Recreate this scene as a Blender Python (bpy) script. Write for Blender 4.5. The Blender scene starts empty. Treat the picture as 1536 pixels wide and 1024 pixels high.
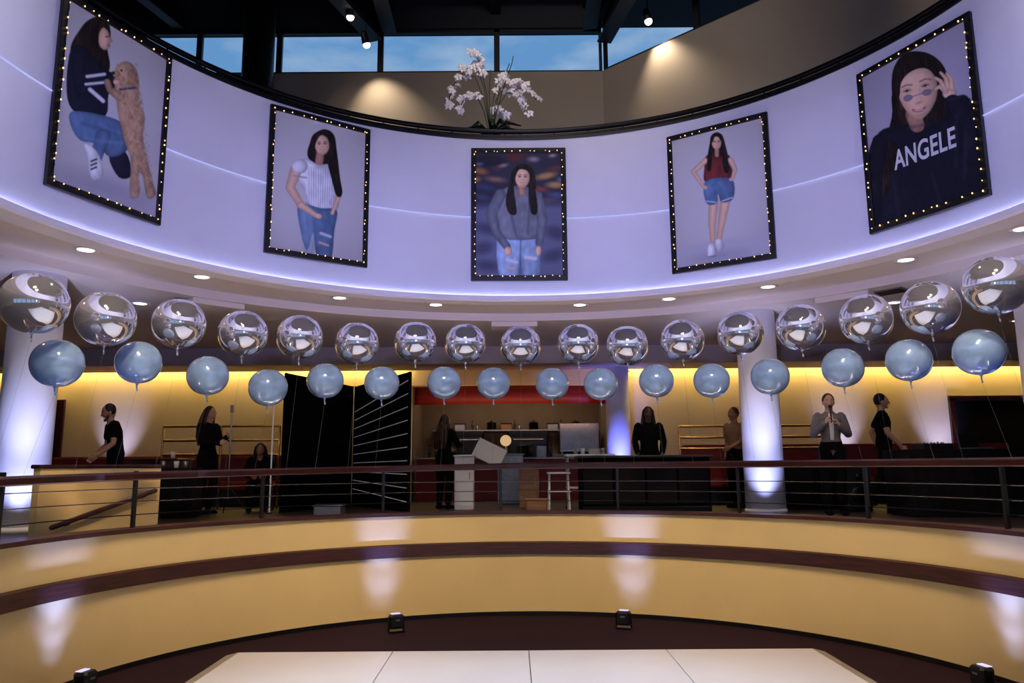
import bpy, math, random
import numpy as np
from mathutils import Vector, Matrix
random.seed(7)
S=bpy.context.scene; COL=S.collection
S.view_settings.view_transform='Standard'
S.view_settings.look='None'
S.view_settings.exposure=0.0
rad=math.radians
CX,CY=.15,6.15
def P(az,R,z=0.0):
    a=rad(az); return Vector((CX+R*math.sin(a),CY+R*math.cos(a),z))
# ---------------------------------------------------------------- materials
def srgb(r,g,b):
    f=lambda c:(c/12.92 if c<=.04045 else ((c+.055)/1.055)**2.4)
    return (f(r/255),f(g/255),f(b/255),1)
def pm(name,col,rough=.5,metal=0,var=.08,scale=6,bump=0,coat=0,emit=None,es=0,spec=.5):
    m=bpy.data.materials.new(name);m.use_nodes=True;n=m.node_tree;b=n.nodes['Principled BSDF']
    c=srgb(*col)
    b.inputs['Roughness'].default_value=rough;b.inputs['Metallic'].default_value=metal
    b.inputs['Coat Weight'].default_value=coat
    b.inputs['Specular IOR Level'].default_value=spec
    tc=n.nodes.new('ShaderNodeTexCoord');nz=n.nodes.new('ShaderNodeTexNoise')
    nz.inputs['Scale'].default_value=scale;nz.inputs['Detail'].default_value=4
    n.links.new(tc.outputs['Object'],nz.inputs['Vector'])
    cr=n.nodes.new('ShaderNodeValToRGB')
    cr.color_ramp.elements[0].position=.3;cr.color_ramp.elements[1].position=.7
    cr.color_ramp.elements[0].color=tuple(max(0,v*(1-var)) for v in c[:3])+(1,)
    cr.color_ramp.elements[1].color=tuple(min(1,v*(1+var)) for v in c[:3])+(1,)
    n.links.new(nz.outputs['Fac'],cr.inputs['Fac']);n.links.new(cr.outputs['Color'],b.inputs['Base Color'])
    if bump:
        bp=n.nodes.new('ShaderNodeBump');bp.inputs['Strength'].default_value=bump;bp.inputs['Distance'].default_value=.01
        n.links.new(nz.outputs['Fac'],bp.inputs['Height']);n.links.new(bp.outputs['Normal'],b.inputs['Normal'])
    if emit:
        b.inputs['Emission Color'].default_value=srgb(*emit);b.inputs['Emission Strength'].default_value=es
    return m
def wood(name,c1,c2,rough=.3,coat=.3):
    m=pm(name,c1,rough,coat=coat);n=m.node_tree;b=n.nodes['Principled BSDF']
    w=n.nodes.new('ShaderNodeTexNoise');w.inputs['Scale'].default_value=3;w.inputs['Detail'].default_value=8
    mp=n.nodes.new('ShaderNodeMapping');mp.inputs['Scale'].default_value=(1,1,14)
    tc=n.nodes.new('ShaderNodeTexCoord');n.links.new(tc.outputs['Object'],mp.inputs['Vector']);n.links.new(mp.outputs['Vector'],w.inputs['Vector'])
    cr=n.nodes.new('ShaderNodeValToRGB');cr.color_ramp.elements[0].position=.35;cr.color_ramp.elements[1].position=.65
    cr.color_ramp.elements[0].color=srgb(*c1);cr.color_ramp.elements[1].color=srgb(*c2)
    n.links.new(w.outputs['Fac'],cr.inputs['Fac']);n.links.new(cr.outputs['Color'],b.inputs['Base Color']);return m
M={}
M['drum']=pm('drum_plaster',(230,228,234),.65,var=.02,scale=2,spec=.3)
M['cream']=pm('cream_paint',(240,208,140),.85,var=.03,scale=1.5,spec=.15)
M['backcream']=pm('back_wall_paint',(238,220,176),.7,var=.05,scale=1,spec=.2)
M['ceil']=pm('ceiling_paint',(224,213,203),.7,var=.03,scale=1)
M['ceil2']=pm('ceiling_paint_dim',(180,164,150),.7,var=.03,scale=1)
M['dark']=pm('dark_ceiling',(34,36,44),.8,var=.1,scale=1)
M['beam']=pm('black_steel',(22,24,30),.5,var=.1)
M['greywall']=pm('upper_wall_paint',(162,150,138),.7,var=.04,scale=1)
M['kwall']=pm('kitchen_wall_paint',(112,92,74),.7,var=.1,scale=2)
M['carpet']=pm('aubergine_carpet',(46,24,34),.95,var=.25,scale=60,bump=.3,spec=.2)
M['ufloor']=pm('dark_floor',(40,27,25),.5,var=.2,scale=8)
M['maho']=wood('mahogany',(38,13,10),(66,26,18),.28,.35)
M['trimw']=wood('mahogany_trim',(50,21,16),(78,36,28),.5,.05)
M['black']=pm('black_paint',(14,14,16),.4,var=.1)
M['blackm']=pm('black_metal',(20,20,22),.3,.6)
M['cloth']=pm('black_cloth',(16,15,18),.9,var=.2,scale=20,bump=.2,spec=.2)
M['chrome']=pm('chrome',(210,212,218),.2,1)
M['brass']=pm('brass',(214,170,96),.25,1)
M['steel']=pm('brushed_steel',(150,152,156),.35,.9,var=.12,scale=20)
M['white']=pm('white_plastic',(228,228,226),.4,var=.03)
M['slat']=pm('white_slat_selflit',(225,225,232),.5,var=.01,emit=(235,235,250),es=.05)  # slight emission added so the thin white rods show brighter
M['dance']=pm('dance_floor_white',(240,240,246),.28,var=.03,scale=1.2)
M['alu']=pm('aluminium_edge',(190,185,180),.35,.5)
M['red']=pm('red_panel',(130,18,14),.5,var=.1,scale=2)
M['maroon']=pm('maroon_leather',(128,28,24),.4,var=.15)
M['silver']=pm('silver_foil',(244,242,248),.06,.82,var=.02,scale=3)
M['blue']=pm('pearl_blue_foil',(160,192,234),.16,.14,var=.16,scale=7,coat=.8)
M['ribbon']=pm('clear_line',(120,120,130),.4)
M['wood']=wood('light_wood',(130,90,54),(162,118,76),.5,.1)
M['leaf']=pm('dark_leaf',(28,48,26),.4,var=.3)
M['petal']=pm('orchid_petal',(240,232,238),.5,var=.03)
M['glass']=pm('bottle_glass',(40,48,36),.1,coat=1)
M['skinA']=pm('skin_light',(200,152,126),.5,var=.04,scale=20)
M['skinB']=pm('skin_tan',(160,108,82),.5,var=.04,scale=20)
M['skinC']=pm('skin_dark',(82,54,42),.5,var=.04,scale=20)
M['hairD']=pm('hair_dark',(26,18,16),.5,var=.4,scale=60,bump=.4)
M['hairB']=pm('hair_brown',(56,33,22),.5,var=.4,scale=60,bump=.4)
M['bfab']=pm('black_fabric',(14,14,17),.95,var=.2,scale=30,bump=.2,spec=.1)
M['blazer']=pm('grey_wool',(112,106,112),.85,var=.12,scale=40,bump=.2)
M['whitefab']=pm('white_fabric',(225,222,222),.8,var=.05,scale=30)
M['tan']=pm('tan_fabric',(140,104,78),.85,var=.1,scale=30)
M['eyew']=pm('eye_white',(235,232,228),.3)
M['lips']=pm('lips',(150,74,70),.5)
M['screenp']=pm('matte_black_panel',(8,8,12),.95,spec=.05)
def em(name,col,s,sample=True):
    m=bpy.data.materials.new(name);m.use_nodes=True;n=m.node_tree;n.nodes.clear()
    o=n.nodes.new('ShaderNodeOutputMaterial');e=n.nodes.new('ShaderNodeEmission')
    e.inputs['Color'].default_value=srgb(*col);e.inputs['Strength'].default_value=s
    n.links.new(e.outputs[0],o.inputs[0])
    if not sample:
        try:m.cycles.emission_sampling='NONE'
        except Exception:pass
    return m
M['bulb']=em('warm_bulb',(255,200,130),2.4,False)
M['lamp']=em('downlight_glow',(255,232,205),5,False)
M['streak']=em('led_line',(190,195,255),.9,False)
M['cove']=em('cove_tube',(255,222,135),19)
M['lipglow']=em('lip_glow',(190,195,255),14.0)
M['soffitfill']=em('soffit_fill_glow',(255,222,205),35)
M['ledface']=em('uplight_lens',(200,190,255),1.5,False)
M['plate']=em('heat_lamp_glow',(230,190,140),.8,False)
# ---------------------------------------------------------------- mesh helpers
def mk(name,V,Fc,mat=None,parent=None,smooth=False):
    me=bpy.data.meshes.new(name);me.from_pydata([tuple(v) for v in V],[],[tuple(f) for f in Fc])
    if smooth: me.polygons.foreach_set('use_smooth',[True]*len(me.polygons))
    if mat: me.materials.append(M[mat] if isinstance(mat,str) else mat)
    me.update()
    o=bpy.data.objects.new(name,me);COL.objects.link(o)
    if parent is not None:o.parent=parent
    return o
def struct(o):
    o['kind']='structure';return o
def T(o,label,cat,group=None):
    o['label']=label;o['category']=cat
    if group:o['group']=group
    return o
def empty(name,loc,rz=0):
    e=bpy.data.objects.new(name,None);e.location=loc;e.rotation_euler=(0,0,rz);e.empty_display_size=.1
    COL.objects.link(e);return e
def join(parts):
    V=[];Fc=[]
    for v,f in parts:
        k=len(V);V+=list(v);Fc+=[tuple(i+k for i in q) for q in f]
    return V,Fc
def gbox(c,s,rz=0,bev=0.0):
    hx,hy,hz=s[0]/2,s[1]/2,s[2]/2
    ca,sa=math.cos(rz),math.sin(rz)
    if bev<=0:
        pts=[(x,y,z) for z in(-hz,hz) for x,y in((-hx,-hy),(hx,-hy),(hx,hy),(-hx,hy))]
        F=[(3,2,1,0),(4,5,6,7),(0,1,5,4),(1,2,6,5),(2,3,7,6),(3,0,4,7)]
    else:
        b=min(bev,hx*.9,hy*.9,hz*.9)
        def ring(z,i):
            x,y=hx-i,hy-i
            return [(-x+b,-y,z),(x-b,-y,z),(x,-y+b,z),(x,y-b,z),(x-b,y,z),(-x+b,y,z),(-x,y-b,z),(-x,-y+b,z)]
        pts=ring(-hz,b*.7)+ring(-hz+b,0)+ring(hz-b,0)+ring(hz,b*.7)
        F=[tuple(range(7,-1,-1)),tuple(range(24,32))]
        for r in range(3):
            for i in range(8):
                j=(i+1)%8;F.append((r*8+i,r*8+j,(r+1)*8+j,(r+1)*8+i))
    return [Vector((c[0]+x*ca-y*sa,c[1]+x*sa+y*ca,c[2]+z)) for x,y,z in pts],F
def box(name,c,s,mat,parent=None,rz=0,bev=0.01):
    V,Fc=gbox(c,s,rz,bev);return mk(name,V,Fc,mat,parent)
def gsweep(pts,rs,seg=10,lat=Vector((1,0,0))):
    """tube / tapered elliptical loft with rounded ends; rs = r or (rx,ry)"""
    pts=[Vector(p) for p in pts];n=len(pts)
    rs=[(r,r) if not isinstance(r,(tuple,list)) else r for r in rs]
    V=[];F=[];rings=[]
    def frame(t):
        x=lat-t*lat.dot(t)
        if x.length<.15:
            l2=Vector((0,1,0)) if abs(t.y)<.9 else Vector((0,0,1));x=l2-t*l2.dot(t)
        x.normalize();y=t.cross(x).normalized();return x,y
    tg=[]
    for i in range(n):
        a=pts[max(i-1,0)];b=pts[min(i+1,n-1)]
        t=(b-a);t=t.normalized() if t.length>1e-9 else Vector((0,0,1));tg.append(t)
    L=[]
    r0=min(rs[0]);L.append((pts[0]-tg[0]*r0*.7,(rs[0][0]*.6,rs[0][1]*.6),tg[0]))
    for i in range(n):L.append((pts[i],rs[i],tg[i]))
    r1=min(rs[-1]);L.append((pts[-1]+tg[-1]*r1*.7,(rs[-1][0]*.6,rs[-1][1]*.6),tg[-1]))
    V.append(pts[0]-tg[0]*r0)
    for c,r,t in L:
        x,y=frame(t);k=len(V)
        for j in range(seg):
            a=2*math.pi*j/seg;V.append(c+x*(math.cos(a)*r[0])+y*(math.sin(a)*r[1]))
        rings.append(k)
    V.append(pts[-1]+tg[-1]*r1)
    for j in range(seg):F.append((0,rings[0]+(j+1)%seg,rings[0]+j))
    for q in range(len(rings)-1):
        a,b=rings[q],rings[q+1]
        for j in range(seg):
            k=(j+1)%seg;F.append((a+j,a+k,b+k,b+j))
    e=len(V)-1
    for j in range(seg):F.append((e,rings[-1]+j,rings[-1]+(j+1)%seg))
    return V,F
def tube(name,pts,r,mat,parent=None,seg=8):
    V,F=gsweep(pts,[r]*len(pts),seg,Vector((0,0,1)) if abs((Vector(pts[-1])-Vector(pts[0])).normalized().z)<.8 else Vector((1,0,0)))
    return mk(name,V,F,mat,parent,True)
def glathe(prof,c=(0,0,0),seg=24):
    V=[];F=[];n=len(prof)
    for r,z in prof:
        for j in range(seg):
            a=2*math.pi*j/seg;V.append(Vector((c[0]+r*math.cos(a),c[1]+r*math.sin(a),c[2]+z)))
    for i in range(n-1):
        for j in range(seg):
            k=(j+1)%seg;F.append((i*seg+j,i*seg+k,(i+1)*seg+k,(i+1)*seg+j))
    F.append(tuple(range(seg-1,-1,-1)));F.append(tuple((n-1)*seg+j for j in range(seg)))
    return V,F
def lathe(name,prof,c,mat,parent=None,seg=24,smooth=True):
    V,F=glathe(prof,c,seg);return mk(name,V,F,mat,parent,smooth)
def gsph(c,r,seg=20,rings=14,fn=None):
    if not isinstance(r,(tuple,list)):r=(r,r,r)
    V=[];F=[]
    for i in range(rings+1):
        th=math.pi*i/rings
        for j in range(seg):
            ph=2*math.pi*j/seg
            d=Vector((math.sin(th)*math.cos(ph),math.sin(th)*math.sin(ph),math.cos(th)))
            p=Vector((d.x*r[0],d.y*r[1],d.z*r[2]))
            if fn:p=fn(d,p)
            V.append(Vector(c)+p)
    for i in range(rings):
        for j in range(seg):
            k=(j+1)%seg
            if i==0:F.append((0,seg+j,seg+k))
            elif i==rings-1:F.append((i*seg+j,(i+1)*seg,i*seg+k))
            else:F.append((i*seg+j,(i+1)*seg+j,(i+1)*seg+k,i*seg+k))
    used={};V2=[];F2=[]
    for f in F:
        g=[]
        for i in f:
            if i not in used:
                used[i]=len(V2);V2.append(V[i])
            g.append(used[i])
        F2.append(tuple(g))
    return V2,F2
def arc(name,prof,a0,a1,mat,n=120,closed=True,parent=None,zfun=None,smooth=False):
    V=[];F=[];m=len(prof)
    for i in range(n+1):
        az=a0+(a1-a0)*i/n
        for R,z in prof:
            p=P(az,R,z)
            if zfun:p.z+=zfun(az)
            V.append(p)
    for i in range(n):
        for j in range(m if closed else m-1):
            k=(j+1)%m;F.append((i*m+j,(i+1)*m+j,(i+1)*m+k,i*m+k))
    if closed:
        F.append(tuple(range(m)));F.append(tuple(n*m+j for j in range(m-1,-1,-1)))
    o=mk(name,V,F,mat,parent,smooth)
    return o
def circ(R,z,r,k=10):
    return [(R+r*math.cos(2*math.pi*i/k),z+r*math.sin(2*math.pi*i/k)) for i in range(k)]
def spot(loc,tgt,W,col,size,blend=1,r=.05,name='spot_light'):
    l=bpy.data.lights.new(name,'SPOT');l.energy=W;l.color=col;l.spot_size=rad(size);l.spot_blend=blend;l.shadow_soft_size=r
    o=bpy.data.objects.new(name,l);o.location=loc
    o.rotation_euler=(Vector(tgt)-Vector(loc)).to_track_quat('-Z','Y').to_euler();COL.objects.link(o);return o
def area(loc,tgt,W,col,sx,sy,name='area_light',spread=180):
    l=bpy.data.lights.new(name,'AREA');l.energy=W;l.color=col;l.shape='RECTANGLE';l.size=sx;l.size_y=sy;l.spread=rad(spread)
    o=bpy.data.objects.new(name,l);o.location=loc
    o.rotation_euler=(Vector(tgt)-Vector(loc)).to_track_quat('-Z','Y').to_euler();COL.objects.link(o);return o
# ---------------------------------------------------------------- shell
struct(arc('floor_upper',[(4.30,1.2),(20,1.2),(20,1.1),(4.30,1.1)],-110,110,'ufloor',90))
struct(box('floor',(0,1.0,-.05),(28,20,.1),'carpet',bev=0))
struct(arc('wall_lower',[(4.25,0),(4.25,1.30),(4.42,1.30),(4.42,0)],-105,105,'cream',140,smooth=False))
struct(arc('trim_1',[(4.19,.78),(4.19,.92),(4.26,.935),(4.26,.765)],-105,105,'trimw',140))
struct(arc('trim_2',[(4.20,1.285),(4.20,1.325),(4.46,1.325),(4.46,1.285)],-105,105,'trimw',140))
struct(arc('baseboard_lower',[(4.235,0),(4.235,.05),(4.26,.05),(4.26,0)],-105,105,'black',140))
struct(arc('wall_drum',[(4.95,4.33),(4.95,6.86),(5.28,6.86),(5.28,4.33)],-180,180,'drum',220))
struct(arc('trim_3',[(4.94,4.31),(4.905,4.33),(4.895,4.385),(4.905,4.39),(4.92,4.355),(4.96,4.35),(4.96,4.31)],-180,180,'drum',220))
struct(arc('ceiling_ring',[(5.28,4.36),(6.1,4.36),(6.1,4.24),(20,4.24),(20,4.5),(5.28,4.5)],-180,180,'ceil',160))
struct(arc('ceiling_gallery',[(5.28,6.3),(20,6.3),(20,6.4),(5.28,6.4)],-180,180,'dark',120))
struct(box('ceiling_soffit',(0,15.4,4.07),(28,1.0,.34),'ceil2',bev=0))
struct(box('wall_back',(-8.08,16.45,2.85),(11.86,.3,3.5),'backcream',bev=0))
struct(box('wall_back_east',(8.03,16.45,2.85),(11.94,.3,3.5),'backcream',bev=0))
struct(box('wall_back_header',(-.05,16.45,4.1),(4.22,.3,.95),'backcream',bev=0))
struct(box('wall_kitchen',(-.05,18.6,2.6),(4.6,.2,3.0),'kwall',bev=0))
struct(box('wall_kitchen_west',(-2.25,17.5,2.6),(.2,2.0,3.0),'kwall',bev=0))
struct(box('wall_kitchen_east',(2.15,17.5,2.6),(.2,2.0,3.0),'kwall',bev=0))
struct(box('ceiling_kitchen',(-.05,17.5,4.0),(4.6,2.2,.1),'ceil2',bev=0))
struct(box('wall_left',(-14,3.7,6),(.2,25.4,12.2),'greywall',bev=0))
struct(box('wall_right',(14,3.7,6),(.2,25.4,12.2),'greywall',bev=0))
struct(box('ceiling',(0,3.5,12.1),(28,26,.2),'dark',bev=0))
struct(box('wall_clerestory',(-6.0,15.15,8.2),(15.9,.3,3.8),'greywall',bev=0))
struct(box('wall_clerestory_header',(-6.0,15.15,11.55),(15.9,.3,.9),'dark',bev=0))
ang=math.atan2(-2.5,2.6)
L=9.0;dx,dy=math.cos(ang),math.sin(ang)
cx,cy=1.95+dx*L/2+.1,15.0+dy*L/2+.1
struct(box('wall_clerestory_angled',(cx,cy,8.2),(L,.3,3.8),'greywall',rz=ang,bev=0))
struct(box('wall_clerestory_angled_header',(cx,cy,11.8),(L,.3,.4),'dark',rz=ang,bev=0))
wi=1
def window(xa,ya,xb,yb,z0,z1):
    global wi
    d=Vector((xb-xa,yb-ya,0));l=d.length;rz=math.atan2(d.y,d.x);c=((xa+xb)/2,(ya+yb)/2)
    ca,sa=math.cos(rz),math.sin(rz);t=.06
    ps=[gbox((c[0],c[1],z0+t/2),(l,.08,t),rz),gbox((c[0],c[1],z1-t/2),(l,.08,t),rz)]
    for s in(-1,1):ps.append(gbox((c[0]+ca*s*(l/2-t/2),c[1]+sa*s*(l/2-t/2),(z0+z1)/2),(t,.08,z1-z0),rz))
    V,F=join(ps);struct(mk('window_%d'%wi,V,F,'beam'));wi+=1
for xa,xb in((-9.5,-6.6),(-6.6,-4.9),(-4.9,-2.75),(-2.75,-.28),(-.28,1.95)):
    window(xa,15.1,xb,15.1,10.1,11.1)
for k in range(4):
    a=k*2.2;b=a+2.2;window(1.95+dx*a+.05,15+dy*a+.05,1.95+dx*b+.05,15+dy*b+.05,10.1,11.6)
def beamline(pa,pb,w=.22,h=.34):
    pa=Vector(pa);pb=Vector(pb);d=pb-pa;l=d.length;rz=math.atan2(d.y,d.x);c=(pa+pb)/2
    V,F=join([gbox((c.x,c.y,c.z+h/2),(l,w,.04),rz),gbox((c.x,c.y,c.z-h/2),(l,w,.04),rz),gbox((c.x,c.y,c.z),(l,.04,h),rz)])
    o=mk('ceiling_beam',V,F,'beam');o['kind']='structure';return o
for pa,pb in(((-7,15,11.3),(-9,8,11.3)),((-.3,15,11.6),(-.3,5,11.6)),((-14,13.4,11.7),(2,13.4,11.7)),((-14,10.5,11.75),(4,10.5,11.75))):
    beamline(pa,pb)
for pa,pb in(((-2.85,14.95,11.05),(-4.6,9.6,11.05)),((-2.55,14.95,11.25),(-2.5,6,11.25)),((1.98,14.9,10.95),(3.0,9.5,10.95)),((1.7,14.95,11.3),(1.5,6,11.3))):
    beamline(pa,pb,.30,.50)
o=lathe('steel_column',[(.31,4.5),(.31,12.0)],(-5.1,14.4,0),'beam',seg=32);o['kind']='structure'
# rear wall with tall windows (behind the viewpoint)
struct(box('wall_rear_base',(0,-9,.3),(28,.3,.6),'greywall',bev=0))
struct(box('wall_rear_top',(0,-9,10.4),(28,.3,3.4),'dark',bev=0))
for k in range(-3,4):
    window(k*4-1.75,-9,k*4+1.75,-9,.6,8.7)
    struct(box('trim_rear_pier',(k*4+2,-9,4.65),(.5,.5,8.1),'dark',bev=0))
struct(box('trim_rear_transom',(0,-9,3.2),(28,.3,.2),'beam',bev=0))
# world
w=bpy.data.worlds.new('dusk');S.world=w;w.use_nodes=True;n=w.node_tree
bg=n.nodes['Background'];tc=n.nodes.new('ShaderNodeTexCoord');nz=n.nodes.new('ShaderNodeTexNoise')
nz.inputs['Scale'].default_value=9;nz.inputs['Detail'].default_value=8
mp=n.nodes.new('ShaderNodeMapping');mp.inputs['Scale'].default_value=(1,1,3.0)
cr=n.nodes.new('ShaderNodeValToRGB');cr.color_ramp.elements[0].position=.42;cr.color_ramp.elements[1].position=.68
cr.color_ramp.elements[0].color=srgb(98,148,200);cr.color_ramp.elements[1].color=srgb(150,178,210)
n.links.new(tc.outputs['Generated'],mp.inputs['Vector']);n.links.new(mp.outputs['Vector'],nz.inputs['Vector'])
n.links.new(nz.outputs['Fac'],cr.inputs['Fac']);n.links.new(cr.outputs['Color'],bg.inputs['Color']);bg.inputs['Strength'].default_value=1.0
# ---------------------------------------------------------------- columns
COLS=((33.2,6.6),(66.5,6.6),(-63.4,6.6))
def column(az,R,r=.29):
    p=P(az,R,1.2)
    e=empty('round_column',p)
    lathe('shaft',[(r,.06),(r,3.04)],(0,0,0),'drum',e,40)
    lathe('base_ring',[(r+.012,0),(r+.012,.06)],(0,0,0),'drum',e,40)
    T(e,'smooth white round column washed with lavender uplight','column');return e
for az,R in COLS:column(az,R)
e=empty('round_column',(2.15,15.7,1.2));lathe('shaft',[(.24,.05),(.24,2.7)],(0,0,0),'drum',e,32);lathe('base_ring',[(.25,0),(.25,.05)],(0,0,0),'drum',e,32)
T(e,'slim round column lit blue violet beside the kitchen opening','column')
e=empty('balcony_rail',P(0,5.0,6.86))
def wp(o,e):
    o.parent=e;o.matrix_parent_inverse=Matrix.Translation(e.location).inverted();return o
wp(arc('top_tube',circ(5.0,7.0,.038),-180,180,'blackm',160,smooth=True),e)
wp(arc('lower_tube',circ(4.98,6.905,.030),-180,180,'blackm',160,smooth=True),e)
wp(arc('ledge_cap',[(4.93,6.835),(4.93,6.875),(5.32,6.875),(5.32,6.835)],-180,180,'black',160),e)
for k in range(-19,20):
    p=P(k*6,5.0,6.87);wp(tube('bracket',[p,p+Vector((0,0,.13))],.012,'blackm',None,6),e)
T(e,'black tubular rail with brackets capping the curved white balcony','railing')
struct(arc('streak_line',circ(4.935,5.58,.008,8),-180,180,'streak',200,smooth=True,zfun=lambda a:-.0016*a))  # glowing line standing in for the bright streak on the drum, not a moulding
struct(arc('added_lip_strip',[(4.922,4.356),(4.922,4.362),(4.945,4.362),(4.945,4.356)],-180,180,'lipglow',200))  # added hidden emissive strip, makes the glow along the drum's lower edge
struct(arc('added_curb_strip',[(4.50,1.203),(4.50,1.212),(4.56,1.212),(4.56,1.203)],-100,100,'soffitfill',120))  # added emissive strip hidden behind the curb to brighten the soffit
struct(arc('added_baffle',[(4.575,1.2),(4.575,1.31),(4.595,1.31),(4.595,1.2)],-100,100,'black',120))  # added black baffle, keeps the curb strip's light off the figures
# ---------------------------------------------------------------- handrail
zr=lambda a:(-.0012*max(0,-a))
e=empty('handrail',P(0,4.33,1.32))
prof=[(4.28,1.885),(4.28,1.935),(4.30,1.955),(4.37,1.955),(4.39,1.935),(4.39,1.885),(4.36,1.872),(4.31,1.872)]
wp(arc('top_rail',prof,-105,105,'maho',140,zfun=zr),e)
for z in(1.45,1.58,1.71):
    wp(arc('rod',circ(4.34,z,.0055,6),-105,105,'blackm',140,smooth=True),e)
for k in range(10):
    az=-87+20.7*k
    p=P(az,4.34,0);V,F=gbox((p.x,p.y,1.60),(.032,.045,.57),-rad(az),.004);wp(mk('post',V,F,'black'),e)
T(e,'curved mahogany handrail on black posts with thin horizontal rods','railing')
# ---------------------------------------------------------------- downlights
for az,R in[(-82,5.45),(-65.7,5.45),(-49.8,5.45),(-29,5.5),(-13.8,5.5),(9.4,5.5),(23.5,5.5),(38.6,5.5),(57.9,5.5),(72.2,5.55),(150,5.5),(-150,5.5)]:
    p=P(az,R,4.36)
    e=empty('recessed_downlight',p)
    lathe('trim_ring',[(.090,0),(.135,0),(.135,-.012),(.105,-.012),(.090,-.004)],(0,0,0),'white',e,28)
    lathe('lens',[(.089,-.003),(.089,-.006)],(0,0,0),'lamp',e,28,False)
    T(e,'round recessed ceiling downlight glowing warm white','downlight','downlights around the balcony soffit')
    spot(p+Vector((0,0,-.04)),(p.x,p.y,0),17,(1,.82,.62),110,.8,.06,'downlight')
for x,y in((-5.3,10.7),(5.6,11.0),(-2.6,13.6),(2.9,13.5),(-8.2,12.5),(8.4,12.5),(0,13.6)):
    e=empty('recessed_downlight',(x,y,4.24))
    lathe('trim_ring',[(.09,0),(.13,0),(.13,-.012),(.10,-.012),(.09,-.004)],(0,0,0),'white',e,28)
    lathe('lens',[(.089,-.003),(.089,-.006)],(0,0,0),'lamp',e,28,False)
    T(e,'round recessed ceiling downlight glowing warm white','downlight','downlights over the upper floor')
    spot((x,y,4.2),(x,y,0),9,(1,.80,.56),120,.8,.06,'downlight')
for az,R in((-46,6.5),(50,6.5)):
    p=P(az,R,4.235);e=empty('air_vent',p,-rad(az))
    box('vent_frame',(0,0,-.004),(.62,.34,.012),'steel',e,bev=.003)
    for k in range(7):box('louvre',(0,-.12+.04*k,-.014),(.56,.012,.01),'black',e,bev=0)
    T(e,'rectangular louvred air vent set in the ceiling','vent','ceiling vents')
for az in(-44,-1,46):
    p=P(az,6.35,4.20);e=box('ceiling_panel',(0,0,0),(.75,.42,.08),'ceil',None,bev=.01);e.location=p;e.rotation_euler=(0,0,-rad(az));e['kind']='structure'
for sx in(-8,8):
    o=box('cove_light',(sx,16.12,4.02),(11.6,.05,.05),'cove',bev=.01);T(o,'warm yellow cove light tube above the back wall','light','cove tubes')
# ---------------------------------------------------------------- balloons
def foil(d,p):
    a=math.atan2(d.y,d.x);k=max(0,abs(d.z)-.72)/.28
    return p*(1-.022*k*(1-k)*4*(.5+.5*math.cos(14*a))-.03*k*k)
def tailmesh(r):
    return join([gsweep([(0,0,-r*.95),(0,0,-r-.012),(0,0,-r-.03)],[.020,.007,.009],10),gsweep([(0,0,-r-.03),(.008,0,-r-.065)],[(.008,.003),(.013,.003)],8)])
def mkball(r,mat,nm):
    V,F=gsph((0,0,0),(r,r,r*.985),56,36,foil);m=mk(nm,V,F,mat,None,True)
    tv,tf=tailmesh(r);t=mk('tail',tv,tf,mat,m,True);return m,t
def balloons(lst,r,mat,nm,label,group):
    m0,t0=mkball(r,mat,nm);first=True
    for az,z in lst:
        if first:m,t=m0,t0;first=False
        else:
            m=m0.copy();t=t0.copy();COL.objects.link(m);COL.objects.link(t);t.parent=m
        m.location=P(az,4.05,z);m.rotation_euler=(0,0,-rad(az))
        k=1-.06*max(0,(abs(az)-50)/40);m.scale=(k,k,k)
        V,F=gsweep([(0,0,-r-.06),(0,.22/k,(1.93-z+zr(az))/k)],[.0010,.0010],4)
        mk('tether_line',V,F,'ribbon',m)
        T(m,label,'balloon',group)
B1=[(-90.3,3.245),(-77.2,3.29),(-64.2,3.41),(-52.6,3.42),(-42.2,3.47),(-31.5,3.46),(-20.5,3.53),(-11,3.53),(-.5,3.51),(10.5,3.52),(19.7,3.46),(30,3.48),(40.6,3.49),(51.5,3.46),(63,3.42),(74,3.39),(85.5,3.42)]
B2=[(-85.2,2.80),(-70.9,2.94),(-58.5,2.90),(-47.6,2.83),(-37.2,2.96),(-26.7,2.97),(-15,3.0),(-5.7,3.0),(5.4,2.99),(14.5,2.97),(24.9,2.98),(35,2.94),(45.5,2.93),(58.3,2.94),(69.6,2.92),(81.4,2.88)]
balloons(B1,.276,'silver','silver_balloon','large round mirror silver foil balloon floating on a line','silver balloons above the handrail')
balloons(B2,.223,'blue','blue_balloon','smaller round pearl blue balloon floating on a line','blue balloons above the handrail')
# ---------------------------------------------------------------- uplights
def uplight(az,R,beams):
    p=P(az,R,0);e=empty('uplight',p,-rad(az))
    box('housing',(0,0,.125),(.155,.14,.155),'black',e,bev=.02)
    box('lens',(0,.03,.205),(.11,.06,.006),'ledface',e,bev=.002)
    for s in(-1,1):box('bracket',(s*.088,0,.095),(.012,.05,.17),'blackm',e,bev=.003)
    box('base_plate',(0,0,.012),(.185,.13,.02),'blackm',e,bev=.004)
    box('badge',(0,-.073,.145),(.055,.004,.016),'steel',e,bev=.001)
    T(e,'small black box LED uplight on the floor by the wall','uplight','floor uplights along the curved wall')
    q=P(az,R+.03,.225)
    for zt,W,c in beams:spot(q,P(az,4.25,zt),W,(.19,.27,1),c,1,.05,'led_beam')
A=((.32,11,44),(.56,34,52),(1.10,125,46))
uplight(-25.2,3.60,A);uplight(18.9,3.56,A)
A=((.36,6,56),(.62,20,70),(1.2,95,54))
uplight(79.0,3.90,A);uplight(-78.4,3.90,A)
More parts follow.
